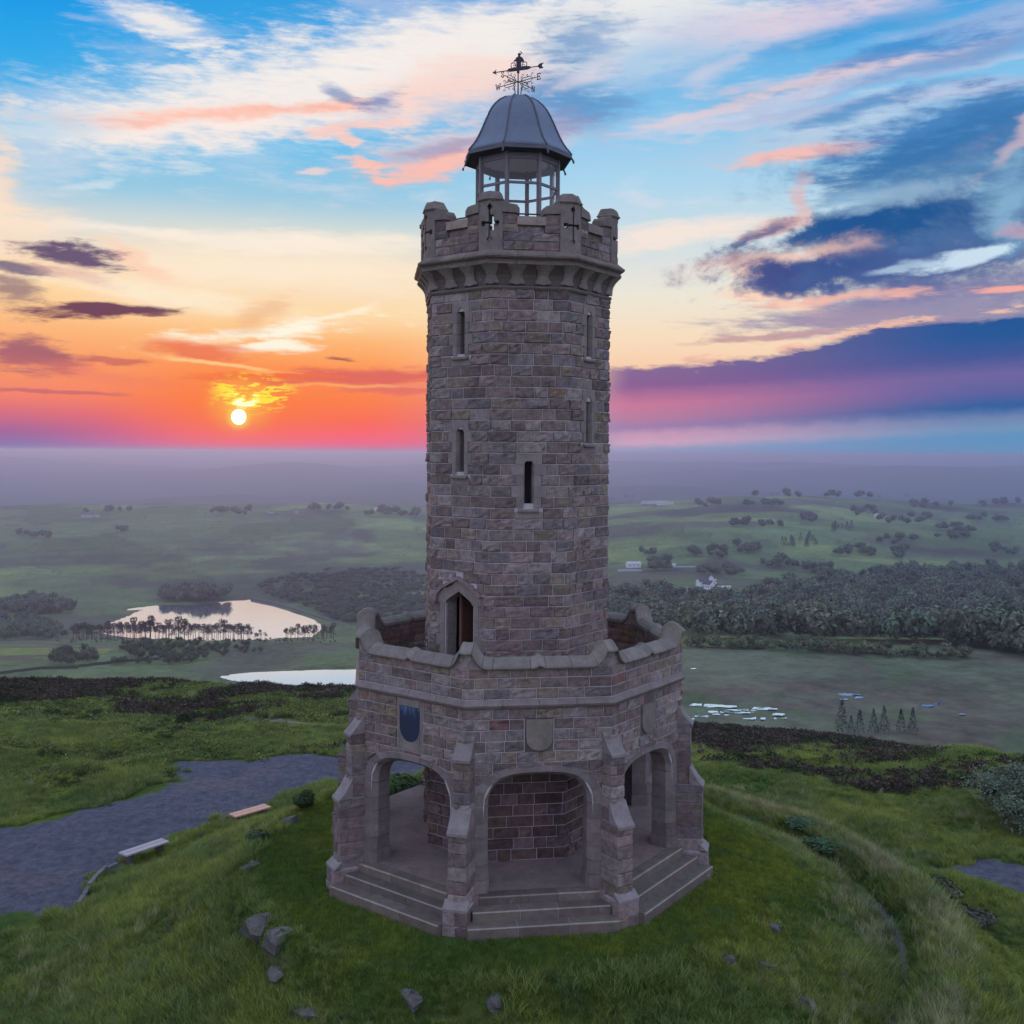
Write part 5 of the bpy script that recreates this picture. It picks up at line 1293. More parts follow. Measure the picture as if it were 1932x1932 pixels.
# ---- water sheets
def sheet(name, P, z, label=None):
    m_ = MB(); m_.add([(p[0], p[1], z) for p in P], [tuple(range(len(P)))], (.5, .5, .5)); o = m_.build(name, 'water'); o['kind'] = 'structure'
    if label: o['label'] = label
    return o
def grow(P, k): c = P.mean(0); return c+(P-c)*k
sheet('lake', LAKE, ZL, 'broad pale reservoir in the valley left of the tower'); sheet('lake', LAKE2, ZL, 'sliver of pale water at the left edge'); sheet('pond', POND, ZP, 'small pale pond below the moor left of the tower')
for P in POOLS: sheet('bog_pool', P, ZBOG+.12)

# ---- far trees
def crown_mesh(seed, lobes=5, conif=False, tall=1.0, leaf=26, ls=1.0):
    """unit crown (about 1 m high, 1 m wide) of leaf clumps: small tilted faces through an uneven volume"""
    r = np.random.default_rng(seed); vs = []; fs = []; vc = []
    if conif:
        for q in range(leaf*lobes):
            h = r.uniform(0, 1)**.8; rad = .30*(1-h)+.03; a = r.uniform(0, 6.283); p = np.array([math.cos(a)*rad*r.uniform(.5, 1), math.sin(a)*rad*r.uniform(.5, 1), .08+h*.92])
            s_ = .05; d = r.normal(0, 1, (3, 3)); d[:, 2] *= .6; o = len(vs); k = r.uniform(.6, 1.4)
            for t in range(3): vs.append(p+d[t]/np.linalg.norm(d[t])*s_); vc.append(k)
            fs.append((o, o+1, o+2))
        return np.array(vs), np.array(fs), np.array(vc)
    cen = [(r.uniform(-.28, .28), r.uniform(-.28, .28), r.uniform(.38, .78)*tall, r.uniform(.2, .32)) for _ in range(lobes)]+[(0, 0, .5*tall, .34)]
    for cx, cy, cz, cr in cen:
        for q in range(leaf):
            d = r.normal(0, 1, 3); d /= np.linalg.norm(d); rr = cr*r.uniform(.72, 1.08); p = np.array([cx, cy, cz])+d*rr*np.array([1, 1, .85])
            if p[2] < .06: p[2] = .06+abs(r.normal(0, .04))
            e1 = np.cross(d, r.normal(0, 1, 3)); e1 /= np.linalg.norm(e1)+1e-9; e2 = np.cross(d, e1); s_ = r.uniform(.07, .12)*ls; k = r.uniform(.65, 1.35)
            o = len(vs); vs += [p-e1*s_-e2*s_*.8, p+e1*s_-e2*s_*.6+d*.03, p+e2*s_+d*.015]; vc += [k]*3; fs.append((o, o+1, o+2))
        # closed inner body so that the crown is not see-through everywhere
        o = len(vs); b = []
        for t in range(3):
            for q in range(6):
                th = math.pi*(t+.7)/3.4; ph = q*math.pi/3+t*.5; k = cr*.62*r.uniform(.8, 1.1); b.append(np.array([cx+math.sin(th)*math.cos(ph)*k, cy+math.sin(th)*math.sin(ph)*k, max(.03, cz+math.cos(th)*k*.85)]))
        vs += b+[np.array([cx, cy, cz+cr*.55]), np.array([cx, cy, max(.02, cz-cr*.55)])]; vc += [.6]*20
        for t in range(2):
            for q in range(6): fs += [(o+t*6+q, o+(t+1)*6+q, o+(t+1)*6+(q+1) % 6), (o+t*6+q, o+(t+1)*6+(q+1) % 6, o+t*6+(q+1) % 6)]
        for q in range(6): fs += [(o+18, o+q, o+(q+1) % 6), (o+19, o+12+(q+1) % 6, o+12+q)]
    return np.array(vs), np.array(fs), np.array(vc)
def np_mesh(name, V, F, Cc, mat, smooth=False):
    me = bpy.data.meshes.new(name); me.vertices.add(len(V)); me.vertices.foreach_set('co', V.astype(np.float32).ravel())
    me.loops.add(F.size); me.loops.foreach_set('vertex_index', F.astype(np.int32).ravel()); me.polygons.add(len(F))
    me.polygons.foreach_set('loop_start', (np.arange(len(F))*F.shape[1]).astype(np.int32)); me.polygons.foreach_set('loop_total', np.full(len(F), F.shape[1], np.int32))
    me.update(calc_edges=True); at = me.color_attributes.new('col', 'FLOAT_COLOR', 'POINT'); f4 = np.ones((len(V), 4), np.float32); f4[:, :3] = Cc; at.data.foreach_set('color', f4.ravel())
    me.materials.append(M[mat]); return me
BROAD = [crown_mesh(i, 7, leaf=60, ls=.6) for i in range(5)]; BROADL = [crown_mesh(20+i, 4, leaf=34, ls=.62) for i in range(5)]; CONI = [crown_mesh(40+i, 5, True, leaf=80) for i in range(3)]
TREEC = np.array((.115, .15, .095))
def crown_obj_mesh(name, cm, c=TREEC): return np_mesh(name, cm[0], cm[1], cm[2][:, None]*c[None, :], 'far_leaf')
tree_me = [crown_obj_mesh('tree', b) for b in BROAD]; con_me = [crown_obj_mesh('conifer', b, np.array((.075, .105, .08))) for b in CONI]
def in_px(pts, n, seed):
    P = np.array(pts, float); r = np.random.default_rng(seed); out = []
    while len(out) < n:
        x = r.uniform(P[:, 0].min(), P[:, 0].max(), 200); y = r.uniform(P[:, 1].min(), P[:, 1].max(), 200)
        k = inside(P, x, y); out += list(zip(x[k], y[k]))
    return out[:n]
def wood(name, pts, n, h0, h1, seed, label, c=TREEC, src=BROADL, aspect=(.75, 1.15)):
    Vs, Fs, Cs = [], [], []; o = 0; r = np.random.default_rng(seed)
    for (px, py) in in_px(pts, n, seed):
        x, y = gpt(px, py); b = src[r.integers(len(src))]; h = r.uniform(h0, h1); wd = h*r.uniform(*aspect); a = r.uniform(0, 6.28); ca, sa = math.cos(a), math.sin(a)
        V = b[0]; X = V[:, 0]*ca-V[:, 1]*sa; Y = V[:, 0]*sa+V[:, 1]*ca
        Vs.append(np.stack([X*wd+x, Y*wd+y, V[:, 2]*h+H1(x, y)-.3], 1)); Fs.append(b[1]+o); o += len(V); k = r.uniform(.7, 1.35); Cs.append(b[2][:, None]*c[None, :]*k*np.array([r.uniform(.85, 1.2), 1, r.uniform(.9, 1.1)])[None, :])
    ob = bpy.data.objects.new(name, np_mesh(name, np.vstack(Vs), np.vstack(Fs), np.vstack(Cs), 'far_leaf')); SC.collection.objects.link(ob); tag(ob, label, 'trees', kind='stuff'); return ob
wood('valley_wood', [(1150, 1128), (1230, 1120), (1300, 1132), (1400, 1140), (1440, 1120), (1500, 1100), (1640, 1092), (1700, 1080), (1932, 1075), (1990, 1080), (1990, 1250), (1860, 1232), (1780, 1220), (1600, 1212), (1300, 1206), (1150, 1196)], 1750, 8, 17, 1, 'broad dark wood filling the valley right of the tower')
wood('hedge_line', [(1296, 1216), (1400, 1219), (1560, 1226), (1700, 1234), (1835, 1240), (1835, 1248), (1700, 1244), (1560, 1236), (1400, 1229), (1296, 1224)], 150, 3.0, 5.5, 2, 'pale green line of shrubs between the bog and the valley wood', np.array((.12, .16, .08)))
wood('lakeside_wood', [(0, 1176), (60, 1172), (100, 1184), (122, 1202), (110, 1208), (-20, 1212)], 110, 9, 14, 3, 'dark wood left of the reservoir behind the pine row')
wood('lakeside_wood', [(0, 1148), (60, 1138), (110, 1142), (142, 1154), (130, 1160), (0, 1165)], 110, 11, 17, 33, 'rounded dark wood on the far shore left of the reservoir')
wood('far_shore_wood', [(302, 1128), (350, 1118), (400, 1120), (436, 1128), (420, 1134), (370, 1138), (310, 1138)], 110, 12, 20, 4, 'dark clump of trees on the far shore of the reservoir')
wood('dam_scrub', [(490, 1108), (560, 1090), (700, 1080), (815, 1090), (815, 1170), (700, 1180), (640, 1175), (560, 1140), (500, 1124)], 640, 5, 10, 5, 'low grey green scrub beyond the dam left of the tower', np.array((.07, .095, .06)), aspect=(1.1, 2.2))
wood('pond_bushes', [(215, 1228), (330, 1222), (480, 1226), (500, 1234), (420, 1240), (330, 1258), (215, 1258), (240, 1240)], 110, 4, 8, 7, 'dark bushes between the green field and the embankment', np.array((.065, .095, .05)))
wood('pond_bushes', [(88, 1246), (130, 1240), (190, 1244), (170, 1256), (100, 1258)], 18, 8, 13, 77, 'three dark trees in the green field at far left', np.array((.065, .095, .05)))
wood('pine_understorey', [(100, 1204), (300, 1208), (600, 1206), (640, 1214), (300, 1216), (100, 1214)], 120, 1.5, 3.2, 8, 'low scrub under the row of pines')
wood('valley_edge_scrub', [(640, 1205), (815, 1200), (815, 1260), (700, 1262), (640, 1258)], 5, 5, 8, 9, 'scrub by the pond behind the tower')
# tree clumps on the farmland, every tree an object
clumps = [(1535, 983, 26, 5, 9), (1575, 1000, 34, 6, 10), (1505, 1029, 40, 4, 12), (1640, 972, 36, 7, 10), (1700, 984, 56, 7, 12), (1805, 1008, 48, 14, 18), (1690, 1026, 38, 7, 10), (1680, 1050, 44, 7, 10), (1600, 1048, 40, 6, 8), (1430, 995, 60, 4, 12), (1340, 958, 30, 3, 6), (1440, 960, 40, 3, 8),
          (1400, 1040, 40, 7, 9), (1340, 1050, 40, 8, 10), (1470, 1070, 40, 6, 8), (1560, 1085, 40, 8, 9), (1250, 1075, 24, 8, 6), (1220, 1050, 14, 4, 3), (1360, 1085, 40, 7, 9), (1900, 1045, 36, 7, 7), (1870, 985, 50, 5, 8), (1760, 960, 50, 3, 7), (1480, 938, 60, 3, 8), (1640, 940, 90, 3, 10),
          (75, 1016, 42, 4, 9), (232, 1006, 10, 2, 3), (440, 972, 50, 2.5, 12), (740, 975, 60, 5, 16), (190, 968, 60, 2, 7), (610, 966, 50, 2, 8), (1180, 945, 30, 3, 5), (1880, 955, 50, 3, 6)]
CLL = {1535: 'in the clump left of the two shelter belts', 1640: 'in the copse beside the lone white house', 1700: 'in the line running right from the lone white house', 1805: 'in the large dark copse at far right', 1690: 'in the copse below the lone white house', 1680: 'in the strip above the valley wood, below the copse', 1600: 'in the loose group above the middle of the valley wood', 1430: 'in the long hedge on the slope left of the shelter belts', 1340: 'in the group on the near skyline by the tower', 1440: 'on the skyline left of the highest hill', 1400: 'in the loose group above the white farm', 1470: 'at the edge of the valley wood right of the white farm', 1560: 'breaking the upper edge of the valley wood', 1250: 'between the pale barn and the white farm', 1220: 'just above the pale barn', 1360: 'behind the white farmhouses', 1900: 'at the right edge above the valley wood', 1870: 'in the hedge at the right edge of the farmland', 1760: 'in the row on the far right slope', 1480: 'on top of the highest hazy hill', 1180: 'in the haze beside the tower shaft', 1880: 'on the far right skyline'}
r_ = np.random.default_rng(99); first = True; nt = 0
for cx, cy, rx, ry, n in clumps:
    for q in range(n):
        a = r_.uniform(0, 6.28); k = r_.uniform(0, 1)**.5; px, py = cx+rx*k*math.cos(a), cy+ry*k*math.sin(a); x, y = gpt(px, py); d = y+CAMD; con = cx in (1505, 1575) 
        h = r_.uniform(10, 17)*min(1.5, max(.85, d/1900)); me = con_me[q % 3] if con else tree_me[nt % 5]
        o = inst('conifer' if con else 'tree', me, None, (x, y, H1(x, y)-.3), r_.uniform(0, 6.28), (h*r_.uniform(.8, 1.35), h*r_.uniform(.8, 1.3), h)); nt += 1
        side_n = 'right' if cx > X0 else 'left'
        if con: tag(o, 'small dark conifer in a straight shelter belt on the green slope right of the tower', 'tree', 'conifers in the shelter belts on the slope')
        elif cx < X0: tag(o, 'tiny hazy broadleaf tree on the far ridge beyond the reservoir, left of the tower', 'tree', 'trees on the ridge beyond the reservoir')
        else: tag(o, 'small hazy broadleaf tree '+CLL.get(cx, 'scattered over the farmland right of the tower'), 'tree', 'trees '+CLL.get(cx, 'scattered over the farmland'))
# pines along the near shore of the reservoir
PT = MB(); PT.tube([(0, 0, 0), (.012, 0, .35), (-.01, .01, .7), (.0, 0, .93)], [.020, .016, .012, .005], 5, (.035, .028, .022))
for q in range(5): a = q*2.4; z = .5+.08*q; PT.tube([(0, 0, z), (.10*math.cos(a), .10*math.sin(a), z+.05)], [.007, .003], 4, (.035, .028, .022))
pt_me = PT.mesh('trunk', 'bark'); pine_cr = []
for s_ in range(4):
    r2 = np.random.default_rng(200+s_); vs, fs, vc = [], [], []
    for L in range(7):
        cz = r2.uniform(.50, .97); cx, cy = r2.uniform(-.16, .16, 2)*(1.25-cz)*2.0; cr = r2.uniform(.09, .15)
        for q in range(34):
            d = r2.normal(0, 1, 3); d /= np.linalg.norm(d); p = np.array([cx, cy, cz])+d*cr*np.array([1.05, 1.05, .85]); o = len(vs); s2 = .048; k = r2.uniform(.6, 1.3)
            for t in range(3): e = r2.normal(0, 1, 3); vs.append(p+e/np.linalg.norm(e)*s2); vc.append(k)
            fs.append((o, o+1, o+2))
    pine_cr.append(np_mesh('crown', np.array(vs), np.array(fs), np.array(vc)[:, None]*np.array((.030, .040, .030))[None, :], 'far_leaf'))
for q, px in enumerate(np.concatenate([np.arange(140, 500, 3.5), np.arange(516, 632, 4.4)])):
    px = px+r_.uniform(-3, 3); py = 1207+r_.uniform(-2, 2); gap = 470 < px < 505
    if 503 < px < 532 and px > 505: continue
    x, y = gpt(px, py); h = (r_.uniform(12.5, 16) if px < 480 else r_.uniform(10, 14.5))*(.6 if gap else 1)
    o = empty('pine_tree', (x, y, H1(x, y)-.4), r_.uniform(0, 6.28)); o.scale = (h, h, h)
    inst('trunk', pt_me, o); inst('crown', pine_cr[q % 4], o)
    tag(o, 'slender dark pine with bare trunk, in the long left row against the pale reservoir' if px < 505 else 'slender dark pine in the short row right of the gap by the reservoir', 'tree', 'pines in the long row along the reservoir' if px < 505 else 'pines in the short row by the dam')
# young conifers at the edge of the bog
for q, (px, py, h) in enumerate([(1588, 1398, 6.5), (1622, 1400, 4.8), (1648, 1402, 4.6), (1668, 1401, 5.4), (1700, 1404, 4.6), (1722, 1402, 5.0), (1606, 1402, 3.6)]):
    x, y = gpt(px, 1386); z = H1(x, y); h = h*.8
    o = inst('conifer', con_me[q % 3], None, (x, y, z-.2), q*1.3, (h*1.3, h*1.3, h*1.7)); tag(o, ['tallest pointed young conifer standing below the moor edge, right of the tower', None][0] if q == 0 else 'lower young conifer in the hazy group below the moor edge, right of the tower', 'tree', None if q == 0 else 'young conifers below the moor edge')

# ---- farm buildings
def house(px, py, L, Wd, h, rh, rz, wall, roof, label, cat='house', name='farmhouse', wins=True):
    x, y = gpt(px, py); o = empty(name, (x, y, H1(x, y)-.3), rz); tag(o, label, cat)
    m_ = MB(); m_.box(-L/2, L/2, -Wd/2, Wd/2, 0, h, wall); m_.add([(-L/2, -Wd/2, h), (-L/2, Wd/2, h), (-L/2, 0, h+rh), (L/2, -Wd/2, h), (L/2, Wd/2, h), (L/2, 0, h+rh)], [(0, 2, 1), (3, 4, 5)], wall); m_.build('wall', 'paint', o)
    m_ = MB(); e = .35; m_.add([(sx*(L/2+e), sy*(Wd/2+e), h-e*rh/(Wd/2)+dz) for dz in (.03, .25) for sx in (-1, 1) for sy in (-1, 1)]+[(sx*(L/2+e), 0, h+rh+dz) for dz in (.03, .25) for sx in (-1, 1)],
              [(4, 6, 9, 8), (5, 8, 9, 7), (0, 8, 9, 2), (4, 8, 10-10+8, 4)][:2]+[(0, 10-2, 9, 2)][:0]+[(0, 2, 6, 4), (1, 5, 7, 3)], roof); m_.build('roof', 'paint', o)
    if wins:
        for q in (-1, 0, 1):
            m_ = MB(); m_.box(q*L/3.3-.5, q*L/3.3+.5, -Wd/2-.06, -Wd/2+.02, h*.45, h*.45+1.2, (.03, .03, .04)); m_.build('window', 'paint', o)
        m_ = MB(); m_.box(L/2-1.2, L/2-.4, -.4, .4, h+rh-.8, h+rh+1.0, roof); m_.build('chimney', 'paint', o)
WH = (.75, .77, .82); SL = (.10, .10, .11)
house(1326, 1108, 11, 7, 5, 3, .4, WH, SL, 'white farmhouse with grey roof, leftmost gable of the farm group above the wood'); house(1337, 1112, 9, 7, 5, 3, -.9, WH, SL, 'white gabled farmhouse at the front of the farm group'); house(1344, 1103, 8, 6, 6, 3.4, 1.1, WH, SL, 'tall white farmhouse gable at the back of the farm group')
house(1362, 1112, 16, 4, 2.2, .8, .1, WH, (.6, .62, .66), 'long low white shed right of the white farmhouses', 'shed', 'shed', False); house(1195, 1071, 16, 9, 5, 1.8, .1, WH, (.55, .57, .6), 'pale barn with dark openings beside the tower shaft', 'barn', 'barn'); house(1188, 1078, 26, 7, 1.6, .8, .05, (.5, .5, .56), (.35, .35, .42), 'long low grey yard shed in front of the pale barn', 'shed', 'shed', False)
house(1268, 1072, 8, 5, 2.4, 1, 0, WH, (.6, .6, .65), 'small white hut by a pale yard between barn and farm', 'hut', 'hut', False); house(1292, 1073, 26, 5, 1.2, .5, .05, (.4, .42, .46), (.38, .4, .45), 'long low pale clamp beside the small white hut', 'shed', 'shed', False)
house(1655, 980, 12, 8, 6, 4, .7, WH, (.5, .52, .55), 'lone white house among the hilltop trees, far right'); house(712, 969, 12, 8, 6, 3, .2, WH, (.7, .7, .7), 'bright white house on the left ridge beside the tower')
house(165, 980, 26, 9, 4, 2, .1, (.45, .45, .5), (.3, .3, .34), 'cluster of pale farm roofs on the left ridge', 'farm', 'farm_building', False); house(182, 981, 14, 8, 4, 2, -.4, (.5, .5, .52), (.3, .3, .34), 'small pale barn right of the ridge farm roofs', 'barn', 'barn', False)
for q, (px, py) in enumerate([(455, 973), (470, 972), (512, 975), (560, 972), (405, 974)]): house(px, py, 12, 8, 6, 3, q*.5, (.42, .40, .44), (.2, .18, .2), ['pale hazy house left of centre in the ridge village', 'pale hazy house behind the village trees', 'low hazy house right of the village trees', 'last hazy house along the ridge towards the tower', 'first hazy house of the ridge village'][q], 'house', 'village_house', False)
for q, (px, py) in enumerate([(1225, 952), (1240, 953), (1255, 954)]): house(px, py, 40, 15, 6, 2, 0, (.6, .6, .66), (.4, .4, .45), ['nearest long pale industrial shed in the hazy plain by the tower', 'middle long pale industrial shed in the hazy plain', 'rightmost long pale industrial shed in the hazy plain'][q], 'shed', 'shed', False)

# ---- dam wall along the reservoir
pts = [unproj(x, y, ZL+1.5) for x, y in ((476, 1129), (520, 1138), (560, 1150), (610, 1166), (665, 1184), (690, 1190))]
m_ = MB(); 
for (xa, ya), (xb, yb) in zip(pts[:-1], pts[1:]):
    d = Vector((xb-xa, yb-ya, 0)).normalized(); n_ = Vector((-d.y, d.x, 0)); vs = []
    for (px, py) in ((xa, ya), (xb, yb)):
        for s_, z in ((-3, -4), (-2, 2.5), (2, 2.5), (5, -4)): vs.append(Vector((px, py, ZL+z))+n_*s_)
    m_.add(vs, [(0, 4, 5, 1), (1, 5, 6, 2), (2, 6, 7, 3)], (.13, .13, .115))
tag(m_.build('dam', 'paint'), 'long straight grassy dam with a pale crest at the right end of the reservoir', 'dam')
# dry stone wall across the green field
pts = [gpt(x, y) for x, y in ((0, 1272), (80, 1266), (160, 1258), (240, 1250), (300, 1245))]
m_ = MB()
for (xa, ya), (xb, yb) in zip(pts[:-1], pts[1:]):
    for q in range(12):
        f0, f1 = q/12, (q+1)/12; x0_, y0_, x1_, y1_ = xa+(xb-xa)*f0, ya+(yb-ya)*f0, xa+(xb-xa)*f1, ya+(yb-ya)*f1; z0_, z1_ = H1(x0_, y0_), H1(x1_, y1_)
        m_.add([(x0_, y0_-.4, z0_-.3), (x1_, y1_-.4, z1_-.3), (x1_, y1_-.3, z1_+1.6), (x0_, y0_-.3, z0_+1.6), (x0_, y0_+.4, z0_-.3), (x1_, y1_+.4, z1_-.3), (x1_, y1_+.3, z1_+1.6), (x0_, y0_+.3, z0_+1.6)], [(0, 1, 2, 3), (4, 7, 6, 5), (3, 2, 6, 7)], (.05, .05, .045))
tag(m_.build('field_wall', 'rock'), 'dark dry stone wall crossing the green field below the moor at far left', 'wall')

# ---- benches: two long planks on low blocks
def bench(px0, py0, px1, py1, zz, cA, cB, label):
    p = Vector((*unproj(px0, py0, zz), 0)); q = Vector((*unproj(px1, py1, zz), 0)); c = (p+q)/2; d = q-p; L = d.length; rz = math.atan2(d.y, d.x); gz = H1(c.x, c.y)
    o = empty('bench', (c.x, c.y, 0), rz); tag(o, label, 'bench'); top = zz
    for s_, cc in ((-.13, cA), (.13, cB)):
        m_ = MB(); m_.box(-L/2, L/2, s_-.115, s_+.115, top-.055, top, cc); m_.build('plank', 'plank', o)
    for x in (-L/2+.25, L/2-.25):
        m_ = MB(); m_.box(x-.06, x+.06, -.2, .2, min(gz-.3, top-.5), top-.056, (.10, .09, .085)); m_.build('leg', 'timber', o)
bench(438, 1538, 505, 1519, -2.36, (.62, .36, .26), (.60, .36, .27), 'long slatted bench with warm sun glint painted into its orange planks, right one beside the gravel path'); bench(231, 1611, 312, 1584, -2.45, (.42, .38, .40), (.40, .36, .38), 'long slatted bench with grey planks, left one beside the gravel path')  # right bench: warm glint of the low sun painted into its plank colour

# ---- rocks and kerb stones
def rock(px, py, zz, s3, seed, label, c=(.12, .118, .105), group=None):
    x, y = gpt(px, py); r = np.random.default_rng(seed); m_ = MB(); vs = []; n1_, n2_ = 7, 5
    for i in range(n2_+1):
        th = math.pi*i/n2_
        for j in range(n1_):
            ph = 2*math.pi*j/n1_; k = 1+r.uniform(-.38, .25); v = np.array([math.sin(th)*math.cos(ph), math.sin(th)*math.sin(ph), math.cos(th)])
            v = np.sign(v)*np.abs(v)**.6; vs.append((v[0]*s3[0]*k, v[1]*s3[1]*k, v[2]*s3[2]*(1+r.uniform(-.15, .15))))
    fs = [(i*n1_+j, (i+1)*n1_+j, (i+1)*n1_+(j+1) % n1_, i*n1_+(j+1) % n1_) for i in range(n2_) for j in range(n1_)]
    m_.add(vs, fs, c); o = m_.build('rock', 'rock'); o.location = (x, y, H1(x, y)-s3[2]*.32); o.rotation_euler = (r.uniform(-.45, .45), r.uniform(-.45, .45), r.uniform(0, 3)); tag(o, label, 'rock', group)
for q, (px, py, zz, s3, lb) in enumerate([
    (492, 1752, -.45, (.30, .42, .34), 'tall pale split rock at the knoll edge left of the steps'), (528, 1782, -.45, (.26, .40, .30), 'dark wedge rock just below the pale split rock'), (522, 1850, -.5, (.20, .30, .22), 'flat slanted rock below the wedge rock, left foreground'),
    (575, 1915, -.5, (.42, .25, .22), 'broad brown rock at the bottom edge left of centre'), (540, 1556, -.3, (.5, .3, .22), 'low flat rock on the knoll rim beside the left buttress'), (470, 1640, -.6, (.2, .35, .2), 'small dark rock half buried in the left slope'),
    (935, 1893, -.4, (.26, .16, .16), 'small pale rock in the grass below the front steps'), (1365, 1815, -.4, (.30, .18, .16), 'pale low rock right of the front steps'), (1440, 1830, -.6, (.38, .26, .22), 'dark blocky rock in the rough grass right of the steps'),
    (1462, 1755, -.5, (.30, .2, .2), 'grey rock half sunk in the slope below the right buttress'), (1520, 1905, -.9, (.3, .26, .2), 'dark rock near the bottom edge right of centre'), (775, 1905, -.4, (.34, .2, .16), 'mossy stones in bare ground at the bottom centre left'),
    (610, 1500, -.4, (.42, .3, .25), 'brown rock against the left buttress by the path'), (1595, 1850, -1.2, (.26, .2, .16), 'grey stone in the slope above the narrow trail')]): rock(px, py, zz, s3, 300+q, lb)
pts = [unproj(x, y, -2.55) for x, y in ((222, 1622), (200, 1632), (182, 1650), (168, 1668), (158, 1684), (148, 1700))]
for q in range(5):
    (xa, ya), (xb, yb) = pts[q], pts[q+1]; m_ = MB(); d = Vector((xb-xa, yb-ya, 0)); L = d.length; rz = math.atan2(d.y, d.x)
    m_.box(-L/2+.02, L/2-.02, -.07, .07, -.3, .10, (.17, .165, .17)); o = m_.build('kerb_stone', 'rock'); o.location = ((xa+xb)/2, (ya+yb)/2, H1((xa+xb)/2, (ya+yb)/2)+.08); o.rotation_euler = (0, 0, rz)
    tag(o, ['first edging stone nearest the grey bench', 'second edging stone of the path kerb', 'middle edging stone of the path kerb', 'fourth edging stone of the path kerb', 'last edging stone, lowest on the path kerb'][q], 'kerb stone', 'edging stones along the gravel path')

# ---- bushes close to the knoll
def bush(px, py, zz, h, wd, seed, label, c):
    x, y = gpt(px, py); V, F, Cc = crown_mesh(seed, 7, leaf=int(170+170*min(h, 2.6)), ls=.30/max(.55, min(h, 2.2)))
    V = V.copy(); V[:, :2] *= wd; V[:, 2] *= h; o = bpy.data.objects.new('bush', np_mesh('bush', V, F, Cc[:, None]*np.array(c)[None, :], 'far_leaf')); SC.collection.objects.link(o); o.location = (x, y, H1(x, y)-.05); tag(o, label, 'bush')
for q, a in enumerate([(575, 1530, -.6, .75, .9, 'round dark green bush on the knoll rim left of the tower', (0.051, 0.093, 0.034)), (1908, 1555, -2.9, 2.6, 3.2, 'grey green leafy shrub at the right edge beyond the path', (.15, .20, .13)), (1925, 1580, -2.9, 1.7, 2.4, 'lower grey green shrub at the right edge', (.13, .18, .11)),
    (770, 1512, -.8, .85, 1.6, 'dark green bush seen through the left arch', (0.043, 0.102, 0.031)), (735, 1506, -.8, .7, 1.4, 'bright green bush seen through the left arch by its jamb', (0.085, 0.153, 0.034)), (480, 1592, -.7, .42, .8, 'dark tuft bush below the rim rocks on the left slope', (0.051, 0.085, 0.037)),
    (1512, 1560, -1.1, .34, 1.1, 'dark green tussock bush above the narrow trail', (0.051, 0.102, 0.048)), (1415, 1562, -1.0, .3, 1.0, 'low dark bush right of the right buttress', (0.051, 0.102, 0.043)), (1560, 1600, -1.2, .34, 1.4, 'dark bank bush right of the narrow trail', (0.051, 0.102, 0.043)), (1770, 1690, -2.2, .6, 1.3, 'brown green bush at the bend of the grey path', (.08, .10, .05)), (1840, 1745, -2.4, .6, 1.4, 'dark heathery bush below the grey path at right', (.08, .085, .055))]):
    bush(*a[:5], 500+q, a[5], a[6])

# ---- grass, heather: scattered tufts (stuff)
def tuft(name, n, h, spread, wd, bend, mat, seed, tipc=(1, 1, 1), basec=(0, 0, 0), seg=2):
    r = np.random.default_rng(seed); m_ = MB()
    for q in range(n):
        a = r.uniform(0, 6.28); rr = spread*r.uniform(0, 1)**.5; x, y = rr*math.cos(a), rr*math.sin(a); hh = h*r.uniform(.55, 1.15); b = r.uniform(.2, 1)*bend*hh; ba = r.uniform(0, 6.28); fa = r.uniform(0, 3.14); dx, dy = math.cos(fa)*wd/2, math.sin(fa)*wd/2
        vs = []; cs = []
        for s_ in range(seg):
            f = s_/seg; ox, oy = b*f*f*math.cos(ba), b*f*f*math.sin(ba); w_ = 1-f*.35; vs += [(x+ox-dx*w_, y+oy-dy*w_, hh*f-.02), (x+ox+dx*w_, y+oy+dy*w_, hh*f-.02)]; cs += [tuple(basec[i]*(1-f)+tipc[i]*f for i in range(3))]*2
        vs.append((x+b*math.cos(ba), y+b*math.sin(ba), hh*.97)); cs.append(tipc)
        fs = [(s_*2, s_*2+1, s_*2+3, s_*2+2) for s_ in range(seg-1)]+[(seg*2-2, seg*2-1, seg*2)]; m_.add(vs, fs, cs)
    me = m_.mesh(name, mat); return bpy.data.objects.new(name, me)
